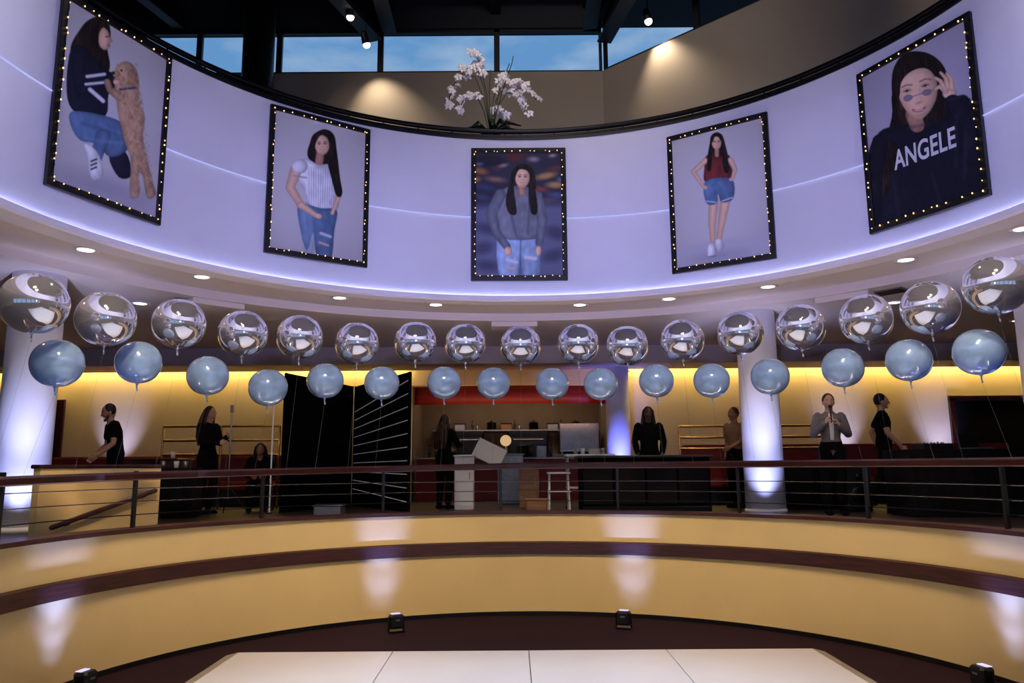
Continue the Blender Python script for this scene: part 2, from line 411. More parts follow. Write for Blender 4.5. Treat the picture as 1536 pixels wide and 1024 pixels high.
# ---------------------------------------------------------------- dance floor
e=empty('dance_floor',(0.1,5,0))
xs=[-2.85,-1.25,.15,1.57,3.08];ys=[1.2,3.55,5.95,8.32]
for i in range(4):
    for j in range(3):
        cx2=(xs[i]+xs[i+1])/2;cy2=(ys[j]+ys[j+1])/2
        wp(box('floor_panel',(cx2,cy2,.017),(xs[i+1]-xs[i]-.008,ys[j+1]-ys[j]-.008,.03),'dance',bev=.004),e)
def ramp(a,b,n):
    a=Vector(a);b=Vector(b);n=Vector(n)
    V=[a,b,b+n*.12-Vector((0,0,.03)),a+n*.12-Vector((0,0,.03))]
    V+= [Vector((v.x,v.y,0.001)) for v in V]
    return mk('edge_ramp',V,[(0,1,2,3),(7,6,5,4),(0,4,5,1),(1,5,6,2),(2,6,7,3),(3,7,4,0)],'alu')
z=.032
wp(ramp((-2.85,8.32,z),(3.08,8.32,z),(0,1,0)),e);wp(ramp((3.08,1.2,z),(3.08,8.32,z),(1,0,0)),e);wp(ramp((-2.85,1.2,z),(-2.85,8.32,z),(-1,0,0)),e)
T(e,'glossy white panelled dance floor with sloped metal edge','dance floor')
# ---------------------------------------------------------------- portraits
NR=np.random.RandomState(4)
def blurf(a,n,ax):
    for _ in range(n):a=(np.roll(a,1,ax)+a+np.roll(a,-1,ax))/3
    return a
class Canvas:
    def __init__(s,c,bg,W=230,H=320):
        u,v=np.meshgrid(np.linspace(0,1,W),np.linspace(0,1,H));c=np.array(c,float)
        s.P=((1-u)*(1-v))[...,None]*c[0]+(u*(1-v))[...,None]*c[1]+(u*v)[...,None]*c[2]+((1-u)*v)[...,None]*c[3]
        s.u=u;s.v=v;s.C=np.zeros((H,W,3));s.C[:]=np.array(bg)/255.;s.W=W;s.H=H
        n=blurf(blurf(NR.rand(H,W)-.5,40,0),16,1);s.N=n/n.std()
        n=blurf(blurf(NR.rand(H,W)-.5,90,0),1,1);s.S=n/n.std()
        g=1-.12*((u-.45)**2+(v-.4)**2)*2;s.C*=g[...,None]
    def put(s,mask,a,col,sh):
        c=np.array(col)/255.
        if tuple(col)==HR and sh is not None: sh=sh*(1+.26*np.clip(s.S[mask],-1.2,2.6))
        if sh is None: cc=c[None,:]
        else: cc=np.clip(c[None,:]*sh[:,None],0,1)
        s.C[mask]=s.C[mask]*(1-a[:,None])+cc*a[:,None]
    def shade(s,mask,dep,hx,k=1):
        return .76+.32*np.sqrt(dep)-.13*hx+.045*k*np.clip(s.N[mask],-2,2)
    def poly(s,pts,col,soft=.8,smooth=True,al=1,sh=True,dd=8.):
        p=np.array(pts,float)
        if smooth:
            n=len(p);q=[]
            for i in range(n):
                a,b,c,d=p[i-1],p[i],p[(i+1)%n],p[(i+2)%n]
                for t in(0,.25,.5,.75):
                    q.append(.5*((2*b)+(-a+c)*t+(2*a-5*b+4*c-d)*t*t+(-a+3*b-3*c+d)*t**3))
            p=np.array(q)
        X=s.P[...,0];Y=s.P[...,1];m=soft*2+1
        mask=(X>p[:,0].min()-m)&(X<p[:,0].max()+m)&(Y>p[:,1].min()-m)&(Y<p[:,1].max()+m)
        if not mask.any():return
        x=X[mask];y=Y[mask];dm=np.full(x.shape,1e9);ins=np.zeros(x.shape,bool);n=len(p)
        for i in range(n):
            a=p[i];b=p[(i+1)%n];e=b-a;l=(e**2).sum()+1e-9
            t=np.clip(((x-a[0])*e[0]+(y-a[1])*e[1])/l,0,1)
            dm=np.minimum(dm,(x-a[0]-t*e[0])**2+(y-a[1]-t*e[1])**2)
            if a[1]!=b[1]:
                c=((a[1]>y)!=(b[1]>y))&(x<(b[0]-a[0])*(y-a[1])/(b[1]-a[1])+a[0]);ins^=c
        d=np.sqrt(dm);sd=np.where(ins,-d,d);a=np.clip(.5-sd/(2*soft),0,1)*al
        w_=(p[:,0].max()-p[:,0].min())/2;xc=(p[:,0].max()+p[:,0].min())/2
        s.put(mask,a,col,s.shade(mask,np.clip(-sd/dd,0,1),(x-xc)/w_,.25 if tuple(col)==SK else 1) if sh else None)
    def el(s,cx,cy,rx,ry,col,rot=0,soft=.8,al=1,sh=None):
        if sh is None:sh=min(rx,ry)>3.5
        c,sn=math.cos(rad(rot)),math.sin(rad(rot));mask=np.hypot(s.P[...,0]-cx,s.P[...,1]-cy)<max(rx,ry)+soft*3
        if not mask.any():return
        x=s.P[...,0][mask]-cx;y=s.P[...,1][mask]-cy
        X=(x*c+y*sn)/rx;Y=(-x*sn+y*c)/ry;rr=np.sqrt(X*X+Y*Y);d=(rr-1)*min(rx,ry);a=np.clip(.5-d/(2*soft),0,1)*al
        s.put(mask,a,col,s.shade(mask,np.clip(1-rr**2.5,0,1),X,.25) if sh else None)
    def ln(s,pts,r,col,soft=.8,al=1):
        x=s.P[...,0];y=s.P[...,1];best=np.full(x.shape,1e9);r=r if isinstance(r,(list,tuple)) else [r]*len(pts)
        for i in range(len(pts)-1):
            a=np.array(pts[i],float);b=np.array(pts[i+1],float);e=b-a;l=(e**2).sum()+1e-9
            t=np.clip(((x-a[0])*e[0]+(y-a[1])*e[1])/l,0,1)
            best=np.minimum(best,np.hypot(x-a[0]-t*e[0],y-a[1]-t*e[1])-(r[i]+(r[i+1]-r[i])*t))
        mask=best<soft*2
        if not mask.any():return
        rm=max(r);s.put(mask,np.clip(.5-best[mask]/(2*soft),0,1)*al,col,s.shade(mask,np.clip(-best[mask]/(rm*.9),0,1),0,.25 if tuple(col)==SK else 1) if rm>3 else None)
    def mesh(s,w,h,parent):
        C=s.C*.6+.4*blurf(blurf(s.C,1,0),1,1)
        C=np.clip(C+(NR.rand(s.H,s.W,1)-.5)*.02,0,1)
        lin=np.where(C<=.04045,C/12.92,((C+.055)/1.055)**2.4)
        W,H=s.W,s.H
        V=np.stack([(s.u-.5)*w,np.zeros_like(s.u),(.5-s.v)*h],-1).reshape(-1,3)
        idx=np.arange(W*H).reshape(H,W)
        F=np.stack([idx[:-1,:-1],idx[1:,:-1],idx[1:,1:],idx[:-1,1:]],-1).reshape(-1,4)
        me=bpy.data.meshes.new('photo_print');me.from_pydata(V.tolist(),[],F.tolist())
        at=me.color_attributes.new('Col','FLOAT_COLOR','POINT')
        at.data.foreach_set('color',np.concatenate([lin.reshape(-1,3),np.ones((W*H,1))],1).astype(np.float32).ravel())
        me.materials.append(M['print']);o=bpy.data.objects.new('photo_print',me);COL.objects.link(o);o.parent=parent;return o
m=bpy.data.materials.new('printed_photo');m.use_nodes=True;nt=m.node_tree
a=nt.nodes.new('ShaderNodeVertexColor');a.layer_name='Col';nt.links.new(a.outputs['Color'],nt.nodes['Principled BSDF'].inputs['Base Color'])
nt.nodes['Principled BSDF'].inputs['Roughness'].default_value=.5;nt.nodes['Principled BSDF'].inputs['Specular IOR Level'].default_value=.25;M['print']=m
SK=(230,188,160);SKD=(184,136,114);HR=(38,29,26);JN=(92,118,154);JL=(150,172,202)
BGL=(212,209,212)
def face(c,x,y,rx,ry,rot=0,sk=SK):
    c.el(x,y+ry*.02,rx,ry,sk,rot);c.el(x-rx*.15,y-ry*.1,rx*.6,ry*.6,(240,202,178),al=.35,soft=rx*.3,sh=False)
    for sg in(-1,1):
        c.el(x+sg*rx*.40,y-ry*.10,rx*.24,ry*.12,(150,106,92),al=.45,soft=1.3)
        c.el(x+sg*rx*.40,y-ry*.10,rx*.13,ry*.045,(44,28,26),soft=.6,al=.95)
        c.ln([(x+sg*rx*.20,y-ry*.27),(x+sg*rx*.42,y-ry*.31),(x+sg*rx*.62,y-ry*.25)],rx*.035,(72,50,42),soft=.7,al=.75)
        c.el(x+sg*rx*.55,y+ry*.26,rx*.25,ry*.18,(226,150,134),al=.30,soft=2,sh=False)
    c.el(x+rx*.02,y+ry*.22,rx*.17,ry*.05,(170,118,100),al=.55,soft=1)
    c.ln([(x+rx*.10,y-ry*.02),(x+rx*.13,y+ry*.17)],rx*.04,SKD,al=.45,soft=1)
    c.ln([(x-rx*.26,y+ry*.46),(x,y+ry*.52),(x+rx*.26,y+ry*.46)],rx*.065,(190,100,98),soft=.8,al=.9);c.ln([(x-rx*.18,y+ry*.475),(x,y+ry*.51),(x+rx*.18,y+ry*.475)],rx*.025,(248,238,234),soft=.5)
    c.el(x,y+ry*.80,rx*.35,ry*.10,SKD,al=.3,soft=1.5,sh=False)
def p1():
    q=[(98,-20),(257,82),(247,339),(68,268)];c=Canvas(q,BGL)
    c.poly([(60,250),(250,300),(250,345),(60,300)],(190,187,197),6,False,sh=False)
    c.el(160,278,70,16,(150,148,165),20,10,.5,sh=False)
    c.poly([(128,20),(146,12),(158,22),(161,44),(156,62),(160,92),(150,112),(128,108),(106,80),(104,60),(116,36)],HR)
    c.poly([(150,30),(157,35),(160,44),(164,51),(160,55),(160,61),(152,66),(144,58),(144,40)],SK)
    c.ln([(154,45),(158,44)],.7,(60,38,34));c.ln([(156,59),(160,58)],.7,(180,96,96))
    c.poly([(160,232),(186,226),(197,262),(176,264)],(32,34,52))
    c.poly([(104,66),(118,60),(136,78),(152,96),(166,104),(170,122),(158,136),(154,168),(122,170),(100,152),(97,110)],(30,32,48))
    c.ln([(112,78),(118,128)],[11,10],(34,36,52));c.ln([(118,128),(166,112)],[10,6],(34,36,52))
    c.ln([(126,108),(152,104)],2.6,(225,226,235));c.ln([(124,120),(158,116)],2.2,(225,226,235));c.ln([(130,128),(150,146)],3.4,(225,226,235))
    c.poly([(104,162),(150,168),(186,184),(194,204),(186,226),(160,232),(142,212),(116,206),(102,184)],JN)
    c.ln([(150,200),(140,232)],[12,9],JN);c.ln([(118,180),(170,196)],2.5,(66,92,134),al=.5,soft=2.5);c.ln([(130,205),(180,212)],2,(128,156,196),al=.5,soft=2.5);c.ln([(150,186),(186,200)],1.5,(130,158,198),al=.5,soft=2.5)
    c.poly([(122,212),(138,220),(148,240),(150,262),(138,268),(128,254),(126,232)],(236,236,240))
    for k in range(3):c.ln([(132,238+k*6),(140,235+k*6)],1.1,(30,30,40))
    D=(186,148,118)
    c.poly([(172,94),(186,84),(202,98),(206,124),(208,150),(217,172),(215,204),(224,242),(236,280),(241,296),(226,299),(216,264),(209,262),(212,292),(197,297),(195,270),(195,236),(185,212),(177,182),(171,150),(167,124)],D,1.6)
    c.el(184,104,17,19,(200,162,130),soft=1.6);c.el(197,112,8,15,(170,130,98),-15,1.4);c.el(170,104,6,5,(186,146,112));c.el(165,102,2.6,2.4,(30,24,24));c.el(178,98,1.6,1.6,(30,24,24))
    c.ln([(176,128),(202,126)],1.6,(50,64,110))
    c.ln([(176,140),(160,128),(156,116)],[7,5,5],D)
    rnd=random.Random(3)
    for k in range(600):
        y=rnd.uniform(86,294);t=(y-92)/200;x=186+t*36+rnd.uniform(-17,17)
        if t>.84 and abs(x-(186+t*36)+2)<5:continue
        c.ln([(x,y),(x+rnd.uniform(-3,3),y+rnd.uniform(1,5))],.7,rnd.choice([(222,190,158),(160,122,92),(204,170,140),(140,106,80)]),al=.45)
    c.el(171,116,6,5,SK);c.ln([(168,112),(176,112)],1.0,SKD)
    return q,c
def p2():
    q=[(407,152),(556,198),(552,404),(393,375)];c=Canvas(q,BGL)
    c.poly([(468,198),(486,191),(500,201),(504,226),(508,262),(513,292),(505,298),(494,270),(470,245),(460,236),(458,226),(462,212)],HR)
    c.ln([(478,228),(476,244)],6.5,SKD)
    c.poly([(438,244),(456,236),(474,246),(492,246),(502,258),(508,280),(503,320),(460,314),(456,292),(440,262)],(226,226,234))
    for k in range(13):c.ln([(460+k*3.8,250),(460+k*3.5,314)],.4,(120,124,150),al=.55,soft=.5)
    c.poly([(444,306),(478,314),(504,318),(500,350),(494,392),(472,386),(466,350),(456,378),(445,340)],JN)
    c.poly([(444,308),(464,312),(468,372),(454,380),(447,345)],JL,2.5,al=.45)
    c.ln([(478,352),(494,358)],2.0,(215,214,220),soft=1.2);c.ln([(476,366),(490,371)],1.6,SK,soft=1)
    c.ln([(440,254),(431,280),(447,308)],[9,7,5.5],SK);c.ln([(447,308),(470,324)],[5.5,4],SK);c.el(475,326,6,4.2,SK,20)
    c.el(446,248,12,11,(226,226,234));c.ln([(437,262),(456,266)],1,(160,160,180),soft=1)
    c.ln([(504,272),(506,300),(497,322)],[4.5,3.6,3.2],SK)
    c.poly([(492,210),(501,212),(506,240),(510,275),(513,292),(504,296),(494,262),(489,238)],HR)
    face(c,481,215,11.5,16,-6);c.poly([(468,200),(484,191),(498,202),(496,214),(489,203),(479,200),(472,210),(468,222),(464,216)],HR)
    return q,c
def p3():
    q=[(704,222),(847,221),(856,419),(706,422)];c=Canvas(q,(56,54,74))
    c.poly([(700,310),(860,305),(860,425),(700,425)],(106,110,140),8,False,sh=False)
    rnd=random.Random(5)
    for x,y,rx,ry,cl in[(730,238,24,10,(34,34,48)),(770,232,14,8,(98,42,48)),(820,240,20,9,(48,48,68)),(715,255,12,5,(176,116,66)),(740,268,14,4,(160,124,92)),(722,280,16,4,(62,70,112)),(820,262,16,5,(196,150,84)),(836,276,14,5,(196,152,90)),(812,283,12,4,(150,72,60)),(838,292,14,4,(78,98,148)),(716,296,13,4,(72,80,122)),(835,250,12,4,(108,58,62)),(708,268,8,4,(186,132,80)),(825,300,16,4,(98,86,108)),(742,250,8,5,(84,58,70)),(800,236,8,4,(166,152,164)),(752,246,5,2,(210,190,170)),(830,230,4,2,(220,200,170)),(714,244,4,2,(120,140,190)),(846,268,6,3,(120,150,200))]:
        c.el(x,y,rx,ry,cl,rnd.uniform(-12,12),2.6,.85,sh=False)
    for x,y,rx,ry in[(728,345,22,8),(722,375,14,9),(838,350,16,10),(835,385,18,9),(730,402,20,8)]:
        c.el(x,y,rx,ry,(66,66,92),rnd.uniform(-20,20),5,.8,sh=False)
    c.poly([(768,252),(782,243),(798,250),(804,270),(806,300),(812,322),(800,330),(776,330),(758,318),(762,290),(764,268)],HR)
    c.poly([(748,350),(812,350),(815,380),(812,420),(788,424),(782,390),(776,424),(750,424)],JL)
    c.ln([(760,392),(776,396)],2.4,(222,220,228),soft=1.2);c.ln([(790,388),(806,390)],2.4,(222,220,228),soft=1.2);c.ln([(760,404),(772,406)],1.6,SK,soft=1);c.ln([(782,360),(782,400)],.8,(80,104,150),soft=1.2)
    SW=(118,122,136)
    c.poly([(752,284),(768,278),(796,280),(810,290),(816,330),(814,356),(780,362),(748,356),(744,320),(740,300)],SW)
    c.ln([(748,292),(734,322),(742,350),(760,372)],[9,9,7,6],(110,114,128));c.ln([(808,294),(816,330),(812,366)],[8,8,6],(110,114,128))
    c.el(762,379,6,7,SK,-20);c.el(811,378,4.5,8,SK);c.ln([(765,320),(775,356)],1.2,(90,94,110),soft=2);c.ln([(795,300),(793,352)],1.2,(90,94,110),soft=2)
    c.poly([(766,262),(772,300),(774,322),(762,320),(757,300),(762,275)],HR);c.poly([(796,256),(803,280),(808,318),(798,320),(793,290)],HR)
    c.ln([(782,278),(782,288)],6,SKD);face(c,783,265,11.5,16,3);c.poly([(770,258),(782,245),(796,254),(797,264),(790,254),(778,252),(773,260),(770,270)],HR)
    return q,c
def p4():
    q=[(1000,203),(1152,168),(1163,386),(1006,408)];c=Canvas(q,BGL)
    c.poly([(1000,372),(1165,350),(1165,400),(1000,420)],(192,190,200),5,False,sh=False)
    c.el(1078,384,34,7,(150,148,165),-8,6,.5,sh=False)
    c.poly([(1069,200),(1078,194),(1087,199),(1092,216),(1097,240),(1101,262),(1092,264),(1066,260),(1062,240),(1067,216)],HR)
    c.ln([(1078,222),(1078,230)],3.6,SKD)
    c.ln([(1072,300),(1069,335),(1070,366)],[8,6,3.8],SK);c.ln([(1091,298),(1085,330),(1079,362)],[8,6,3.8],SK)
    c.poly([(1062,368),(1074,364),(1075,378),(1070,387),(1062,386)],(234,234,240));c.poly([(1074,361),(1083,359),(1087,370),(1081,377),(1075,374)],(234,234,240))
    c.ln([(1063,386),(1074,384)],.8,(120,120,130))
    c.poly([(1060,232),(1070,228),(1078,234),(1088,228),(1098,232),(1101,250),(1099,272),(1060,272),(1058,250)],(112,46,46))
    c.poly([(1059,270),(1100,267),(1103,297),(1085,303),(1079,290),(1076,305),(1060,303)],JN)
    c.ln([(1061,301),(1075,303)],1,(200,212,230));c.ln([(1086,301),(1102,296)],1,(200,212,230))
    c.ln([(1060,238),(1040,255),(1056,278)],[4.4,3.6,2.8],SK);c.el(1059,280,3.6,2.8,SK)
    c.ln([(1099,238),(1106,253),(1102,266)],[4.4,3.6,2.8],SK);c.el(1100,268,3.4,2.8,SK)
    c.poly([(1069,206),(1070,236),(1067,254),(1062,250),(1064,228)],HR);c.poly([(1086,205),(1093,228),(1097,254),(1090,256),(1086,232)],HR)
    face(c,1078,210,7.6,11,0);c.poly([(1070,207),(1078,195),(1087,205),(1085,208),(1081,201),(1075,201),(1072,209)],HR)
    return q,c
def p5():
    q=[(1285,108),(1463,12),(1477,292),(1298,352)];c=Canvas(q,(182,178,194),320,450)
    c.poly([(1348,90),(1368,68),(1398,68),(1420,84),(1430,110),(1428,150),(1436,200),(1440,250),(1400,240),(1350,250),(1320,300),(1308,290),(1326,220),(1342,170),(1342,120)],HR,dd=14)
    BK=(27,28,40)
    c.poly([(1296,232),(1318,196),(1346,186),(1372,182),(1420,176),(1446,140),(1462,150),(1470,180),(1478,292),(1440,312),(1298,360),(1292,290)],BK,1.2,dd=16)
    c.ln([(1376,168),(1380,184)],[13,12],SKD)
    c.poly([(1352,110),(1368,94),(1394,88),(1411,104),(1414,132),(1406,156),(1390,174),(1377,174),(1361,157),(1352,134)],SK,1.0,dd=16)
    c.el(1376,126,22,25,(240,202,176),-12,9,.35,sh=False)
    c.el(1362,152,8,6,(226,152,134),-12,4,.28,sh=False);c.el(1402,142,8,6,(226,152,134),-12,4,.28,sh=False)
    c.poly([(1346,104),(1362,80),(1390,74),(1416,92),(1424,116),(1416,116),(1406,99),(1392,93),(1372,100),(1358,116),(1354,138),(1345,150)],HR)
    c.poly([(1330,200),(1346,186),(1351,160),(1347,130),(1341,140),(1340,172),(1322,226),(1312,280),(1306,310),(1322,300),(1340,262),(1350,222)],HR)
    for ex,ey,er in((1367,130,-12),(1396,122,-12)):
        c.el(ex,ey-1,7,4,(164,118,100),er,2.2,.45,sh=False);c.el(ex,ey,3.8,1.3,(226,214,208),er,.7);c.el(ex,ey,1.9,1.5,(48,32,28),er,.6);c.ln([(ex-4.6,ey+.8),(ex,ey-1.5),(ex+4.6,ey-1.4)],.6,(44,30,28),soft=.7)
    c.ln([(1359,124),(1366,120.5),(1375,120)],.9,(84,60,50),soft=1.1,al=.7);c.ln([(1388,115),(1397,111),(1405,112.5)],.9,(84,60,50),soft=1.1,al=.7)
    c.el(1385,149,5,1.8,(176,122,104),-14,1.6,.6,sh=False);c.ln([(1387,128),(1388.5,144)],1.2,SKD,al=.25,soft=2.4)
    c.ln([(1375,160.5),(1381,162.5),(1388,161.3),(1394,157)],1.7,(186,98,96),soft=1.0,al=.95);c.ln([(1378,161),(1382,161.8),(1388,160.6),(1391,159)],.55,(244,232,228),soft=.5)
    c.el(1386,169,7,2.2,SKD,-14,2,.4,sh=False)
    c.el(1368,141,7,4.6,(104,98,130),-16,.8,.7,sh=False);c.el(1398,132.5,7,4.6,(104,98,130),-16,.8,.7,sh=False)
    for a_,b_ in((1368,141),(1398,132.5)):
        pts=[(a_+7.2*math.cos(t)*math.cos(-.28)-4.8*math.sin(t)*math.sin(-.28),b_+7.2*math.cos(t)*math.sin(-.28)+4.8*math.sin(t)*math.cos(-.28)) for t in np.linspace(0,6.28,20)]
        c.ln(pts,.35,(104,92,90),soft=.5,al=.8)
    c.ln([(1375,139),(1391,134)],.4,(104,92,90),soft=.5);c.ln([(1405,130),(1416,125)],.5,(104,92,90),soft=.5)
    c.el(1431,135,10,9,SK,-20,1)
    for pts in([(1426,132),(1418,124),(1411,128)],[(1426,128),(1419,115),(1412,110)],[(1430,126),(1427,111),(1420,102)],[(1435,127),(1435,113),(1429,104)]):
        c.ln(pts,[4.4,3.3,2.4],SK);c.ln([(pts[1][0]+2.6,pts[1][1]),(pts[0][0]+2.6,pts[0][1])],.5,SKD,al=.5,soft=.8)
    c.ln([(1436,150),(1456,182),(1460,230)],[12,17,18],BK);c.ln([(1318,214),(1304,260),(1300,330)],[14,16,16],BK)
    c.ln([(1430,146),(1446,142)],2.2,(40,42,56),soft=1)
    for pp in([(1440,170),(1436,250)],[(1336,262),(1346,330)],[(1400,262),(1412,310)],[(1452,200),(1446,270)],[(1366,188),(1396,184),(1412,180)]):c.ln(pp,1.6,(54,56,74),soft=3,al=.6)
    return q,c
frames=[(-68.4,5.765,1.45,2.12,p1,'black framed photo of a crouching person hugging a curly dog'),
(-35.1,5.73,1.46,2.07,p2,'black framed photo of a person in striped tee and jeans'),
(-.4,5.64,1.43,2.06,p3,'black framed photo of a person in grey sweater near boats'),
(34.2,5.605,1.45,2.05,p4,'black framed photo of a person in maroon top and shorts'),
(65.8,5.62,1.48,2.04,p5,'black framed photo of a person in sweatshirt lowering sunglasses')]
bulbmesh=None
for fi,(az,zc,w,h,fn,label) in enumerate(frames):
    p=P(az,4.865,zc);t=.075
    ps=[gbox((0,0,h/2-t/2),(w,.05,t),0,.006),gbox((0,0,-h/2+t/2),(w,.05,t),0,.006),gbox((-w/2+t/2,0,0),(t,.05,h-2*t+.001),0,.006),gbox((w/2-t/2,0,0),(t,.05,h-2*t+.001),0,.006),gbox((0,.012,0),(w-.02,.02,h-.02))]
    V,F=join(ps);fr=mk('framed_portrait',V,F,'black');fr.location=p;fr.rotation_euler=(0,0,-rad(az))
    T(fr,label,'framed picture')
    q,c=fn();pr=c.mesh(w-.06,h-.06,fr);pr.location=(0,-.004,0)
    if fi==4:
        cu=bpy.data.curves.new('lettering','FONT');cu.body='ANGELE';cu.size=.215;cu.align_x='CENTER';cu.align_y='CENTER';cu.offset=.004;cu.extrude=.0008;cu.space_character=1.04
        to=bpy.data.objects.new('tmp',cu);COL.objects.link(to);bpy.context.view_layer.update()
        me=bpy.data.meshes.new_from_object(to.evaluated_get(bpy.context.evaluated_depsgraph_get()));bpy.data.objects.remove(to)
        me.materials.clear();me.materials.append(M['white'])
        lt=bpy.data.objects.new('lettering',me);COL.objects.link(lt);lt.parent=fr;lt.location=(.055,-.007,-.27);lt.rotation_euler=(rad(90),rad(1),0);lt.scale=(.94,1.5,1)
        lt['label']='white block letters on the printed sweatshirt'
    hx,hz=w/2-t*.8,h/2-t*.8
    def per(s):
        Lx,Lz=2*hx,2*hz;s=s%(2*(Lx+Lz))
        if s<Lx:return(-hx+s,hz)
        s-=Lx
        if s<Lz:return(hx,hz-s)
        s-=Lz
        if s<Lx:return(hx-s,-hz)
        return(-hx,-hz+s-Lx)
    tot=4*(hx+hz);nb=58;rn=random.Random(fi)
    sl=[]
    for k in range(nb*2+1):
        x,zz=per(tot*k/(nb*2));sl.append((x+rn.uniform(-.010,.010),-.032+rn.uniform(-.003,.003),zz+rn.uniform(-.010,.010)))
    V,F=gsweep(sl,[.0028]*len(sl),5,Vector((0,1,0)));st=mk('string_lights',V,F,'black');st.location=p;st.rotation_euler=(0,0,-rad(az))
    T(st,'warm fairy lights wrapped around a black picture frame','string lights','fairy lights on the picture frames')
    if bulbmesh is None:
        V,F=gsph((0,0,0),(.0075,.0075,.010),8,6);b=mk('bulb',V,F,'bulb',None,True);bulbmesh=b.data;bpy.data.objects.remove(b)
    for k in range(nb):
        b=bpy.data.objects.new('bulb',bulbmesh);COL.objects.link(b);b.parent=st;s=sl[2*k+(rn.random()<.3)];b.location=(s[0],s[1]-.010,s[2]);sc=rn.uniform(.7,1.2);b.scale=(sc,sc,sc)
# ---------------------------------------------------------------- orchid
e=empty('orchid_arrangement',(-.31,11.29,6.875))
lathe('bowl',[(.10,0),(.14,.01),(.155,.10),(.155,.16),(.14,.17),(.13,.15)],(0,0,0),'black',e,28)
rn=random.Random(11)
for k in range(18):
    a=rn.uniform(0,6.28);l=rn.uniform(.28,.48);pts=[Vector((0,0,.14)),Vector((math.cos(a)*l*.5,math.sin(a)*l*.25,.14+rn.uniform(.1,.24))),Vector((math.cos(a)*l,math.sin(a)*l*.4,.14+rn.uniform(0.02,.2)))]
    V,F=gsweep(pts,[(.02,.005),(.055,.006),(.008,.004)],8,Vector((-math.sin(a),math.cos(a),0)));mk('leaf',V,F,'leaf',e,True)
def petalflower():
    parts=[]
    for k in range(5):
        a=math.pi/2+k*2*math.pi/5;d=Vector((math.cos(a),0,math.sin(a)));s=.056 if k not in(1,4) else .062
        wd=.020 if k in(0,2,3) else .032
        parts.append(gsweep([d*.006,d*s*.55+Vector((0,-.008,0)),d*s],[(.006,.003),(wd,.003),(.010,.002)],8,d.cross(Vector((0,1,0)))))
    parts.append(gsph((0,-.016,-.006),(.010,.014,.012),8,6));return join(parts)
fv,ff=petalflower();fl0=mk('flower',fv,ff,'petal',None,True);fm=fl0.data;bpy.data.objects.remove(fl0)
stems=[[(0,.15),(-.10,.70),(-.24,1.08),(-.45,1.12),(-.60,.90),(-.68,.55)],[(.0,.15),(-.06,.8),(-.16,1.3),(-.30,1.50)],[(.02,.15),(.08,.7),(.28,1.02),(.50,1.0),(.72,.70)],[(.03,.15),(.10,.6),(.25,.85),(.44,.84),(.58,.52)],[(-.02,.15),(-.1,.5),(-.2,.72),(-.38,.76),(-.50,.50)],[(.0,.15),(.02,.6),(.10,.98),(.22,1.12)],[(0,.15),(.02,.45),(.1,.62),(.2,.56)],[(0,.15),(-.1,.9),(-.22,1.28),(-.40,1.20)],[(0,.15),(.2,.9),(.34,1.3),(.36,1.42)],[(-.0,.15),(-.02,.8),(.0,1.2)],[(0,.15),(.14,.9),(.26,1.25),(.30,1.36)]]
for si,s in enumerate(stems):
    yo=rn.uniform(-.12,.10);pts=[]
    for i in range(len(s)-1):
        for t in np.linspace(0,1,6)[:-1]:pts.append(Vector((s[i][0]*(1-t)+s[i+1][0]*t,yo*min(1,(i+t)/2),s[i][1]*(1-t)+s[i+1][1]*t)))
    pts.append(Vector((s[-1][0],yo,s[-1][1])))
    V,F=gsweep(pts,[.007]*len(pts),6,Vector((0,1,0)));mk('stem',V,F,'leaf' if si<8 else 'beam',e,True)
    if si>=8:continue
    N=len(pts)
    for k in range(int(N*.5),N):
        f=bpy.data.objects.new('flower',fm);COL.objects.link(f);f.parent=e;q=pts[k]
        f.location=(q.x+rn.uniform(-.045,.045),q.y+rn.uniform(-.07,.03),q.z+rn.uniform(-.05,.04));f.rotation_euler=(rn.uniform(-.6,.4),rn.uniform(-.5,.5),rn.uniform(-.9,.9));sc=rn.uniform(.95,1.4);f.scale=(sc,sc,sc)
T(e,'tall arrangement of white orchids in a dark bowl on the ledge','orchid arrangement')
# ---------------------------------------------------------------- upper spot fixtures
def track(p,tgt,W,label='small cylindrical ceiling spotlight glowing warm',size=85):
    p=Vector(p);e=empty('track_spotlight',p);d=(Vector(tgt)-p).normalized()
    V,F=gsweep([-d*.16,d*.02],[.07,.085],16);mk('housing',V,F,'beam',e,True)
    V,F=gsph(d*.06,.075,16,10);mk('lamp_bulb',V,F,'lamp',e,True)
    V,F=gsweep([(0,0,0),(0,0,.55)],[.012,.012],6);mk('drop_rod',V,F,'beam',e)
    T(e,label,'spotlight','ceiling spotlights');spot(p+d*.16,tgt,W,(1,.80,.56),size,.9,.05,'track_beam')
track((-2.93,14.4,10.45),(-2.4,15.1,8.2),140)
track((2.72,13.9,10.60),(3.2,13.7,8.2),180)
track((-3.15,13.9,10.75),(-3.2,15,7),20)
track((6.6,10.0,10.9),(7.0,10.2,8.2),110)
# ---------------------------------------------------------------- left parapet with stair handrail
a=P(-71,5.25,0);b=P(-55.4,5.25,0);d=b-a;rz=math.atan2(d.y,d.x);c=(a+b)/2
e=empty('stair_half_wall',(c.x,c.y,1.2),rz);l=d.length
box('panel',(0,0,.36),(l,.12,.72),'cream',e,bev=.006)
box('cap',(0,0,.735),(l+.04,.17,.04),'maho',e,bev=.01)
tube('stair_handrail',[(-l/2+.12,-.13,.13),(-l/2+.2,-.13,.15),(l/2-.2,-.13,.44),(l/2-.12,-.13,.46)],.028,'maho',e,10)
for x,z0 in((-l/2+.3,.18),(l/2-.25,.43)):tube('rail_bracket',[(x,-.05,z0-.05),(x,-.13,z0-.03)],.010,'blackm',e,6)
T(e,'cream half wall with wood cap and sloping wooden stair handrail','half wall')
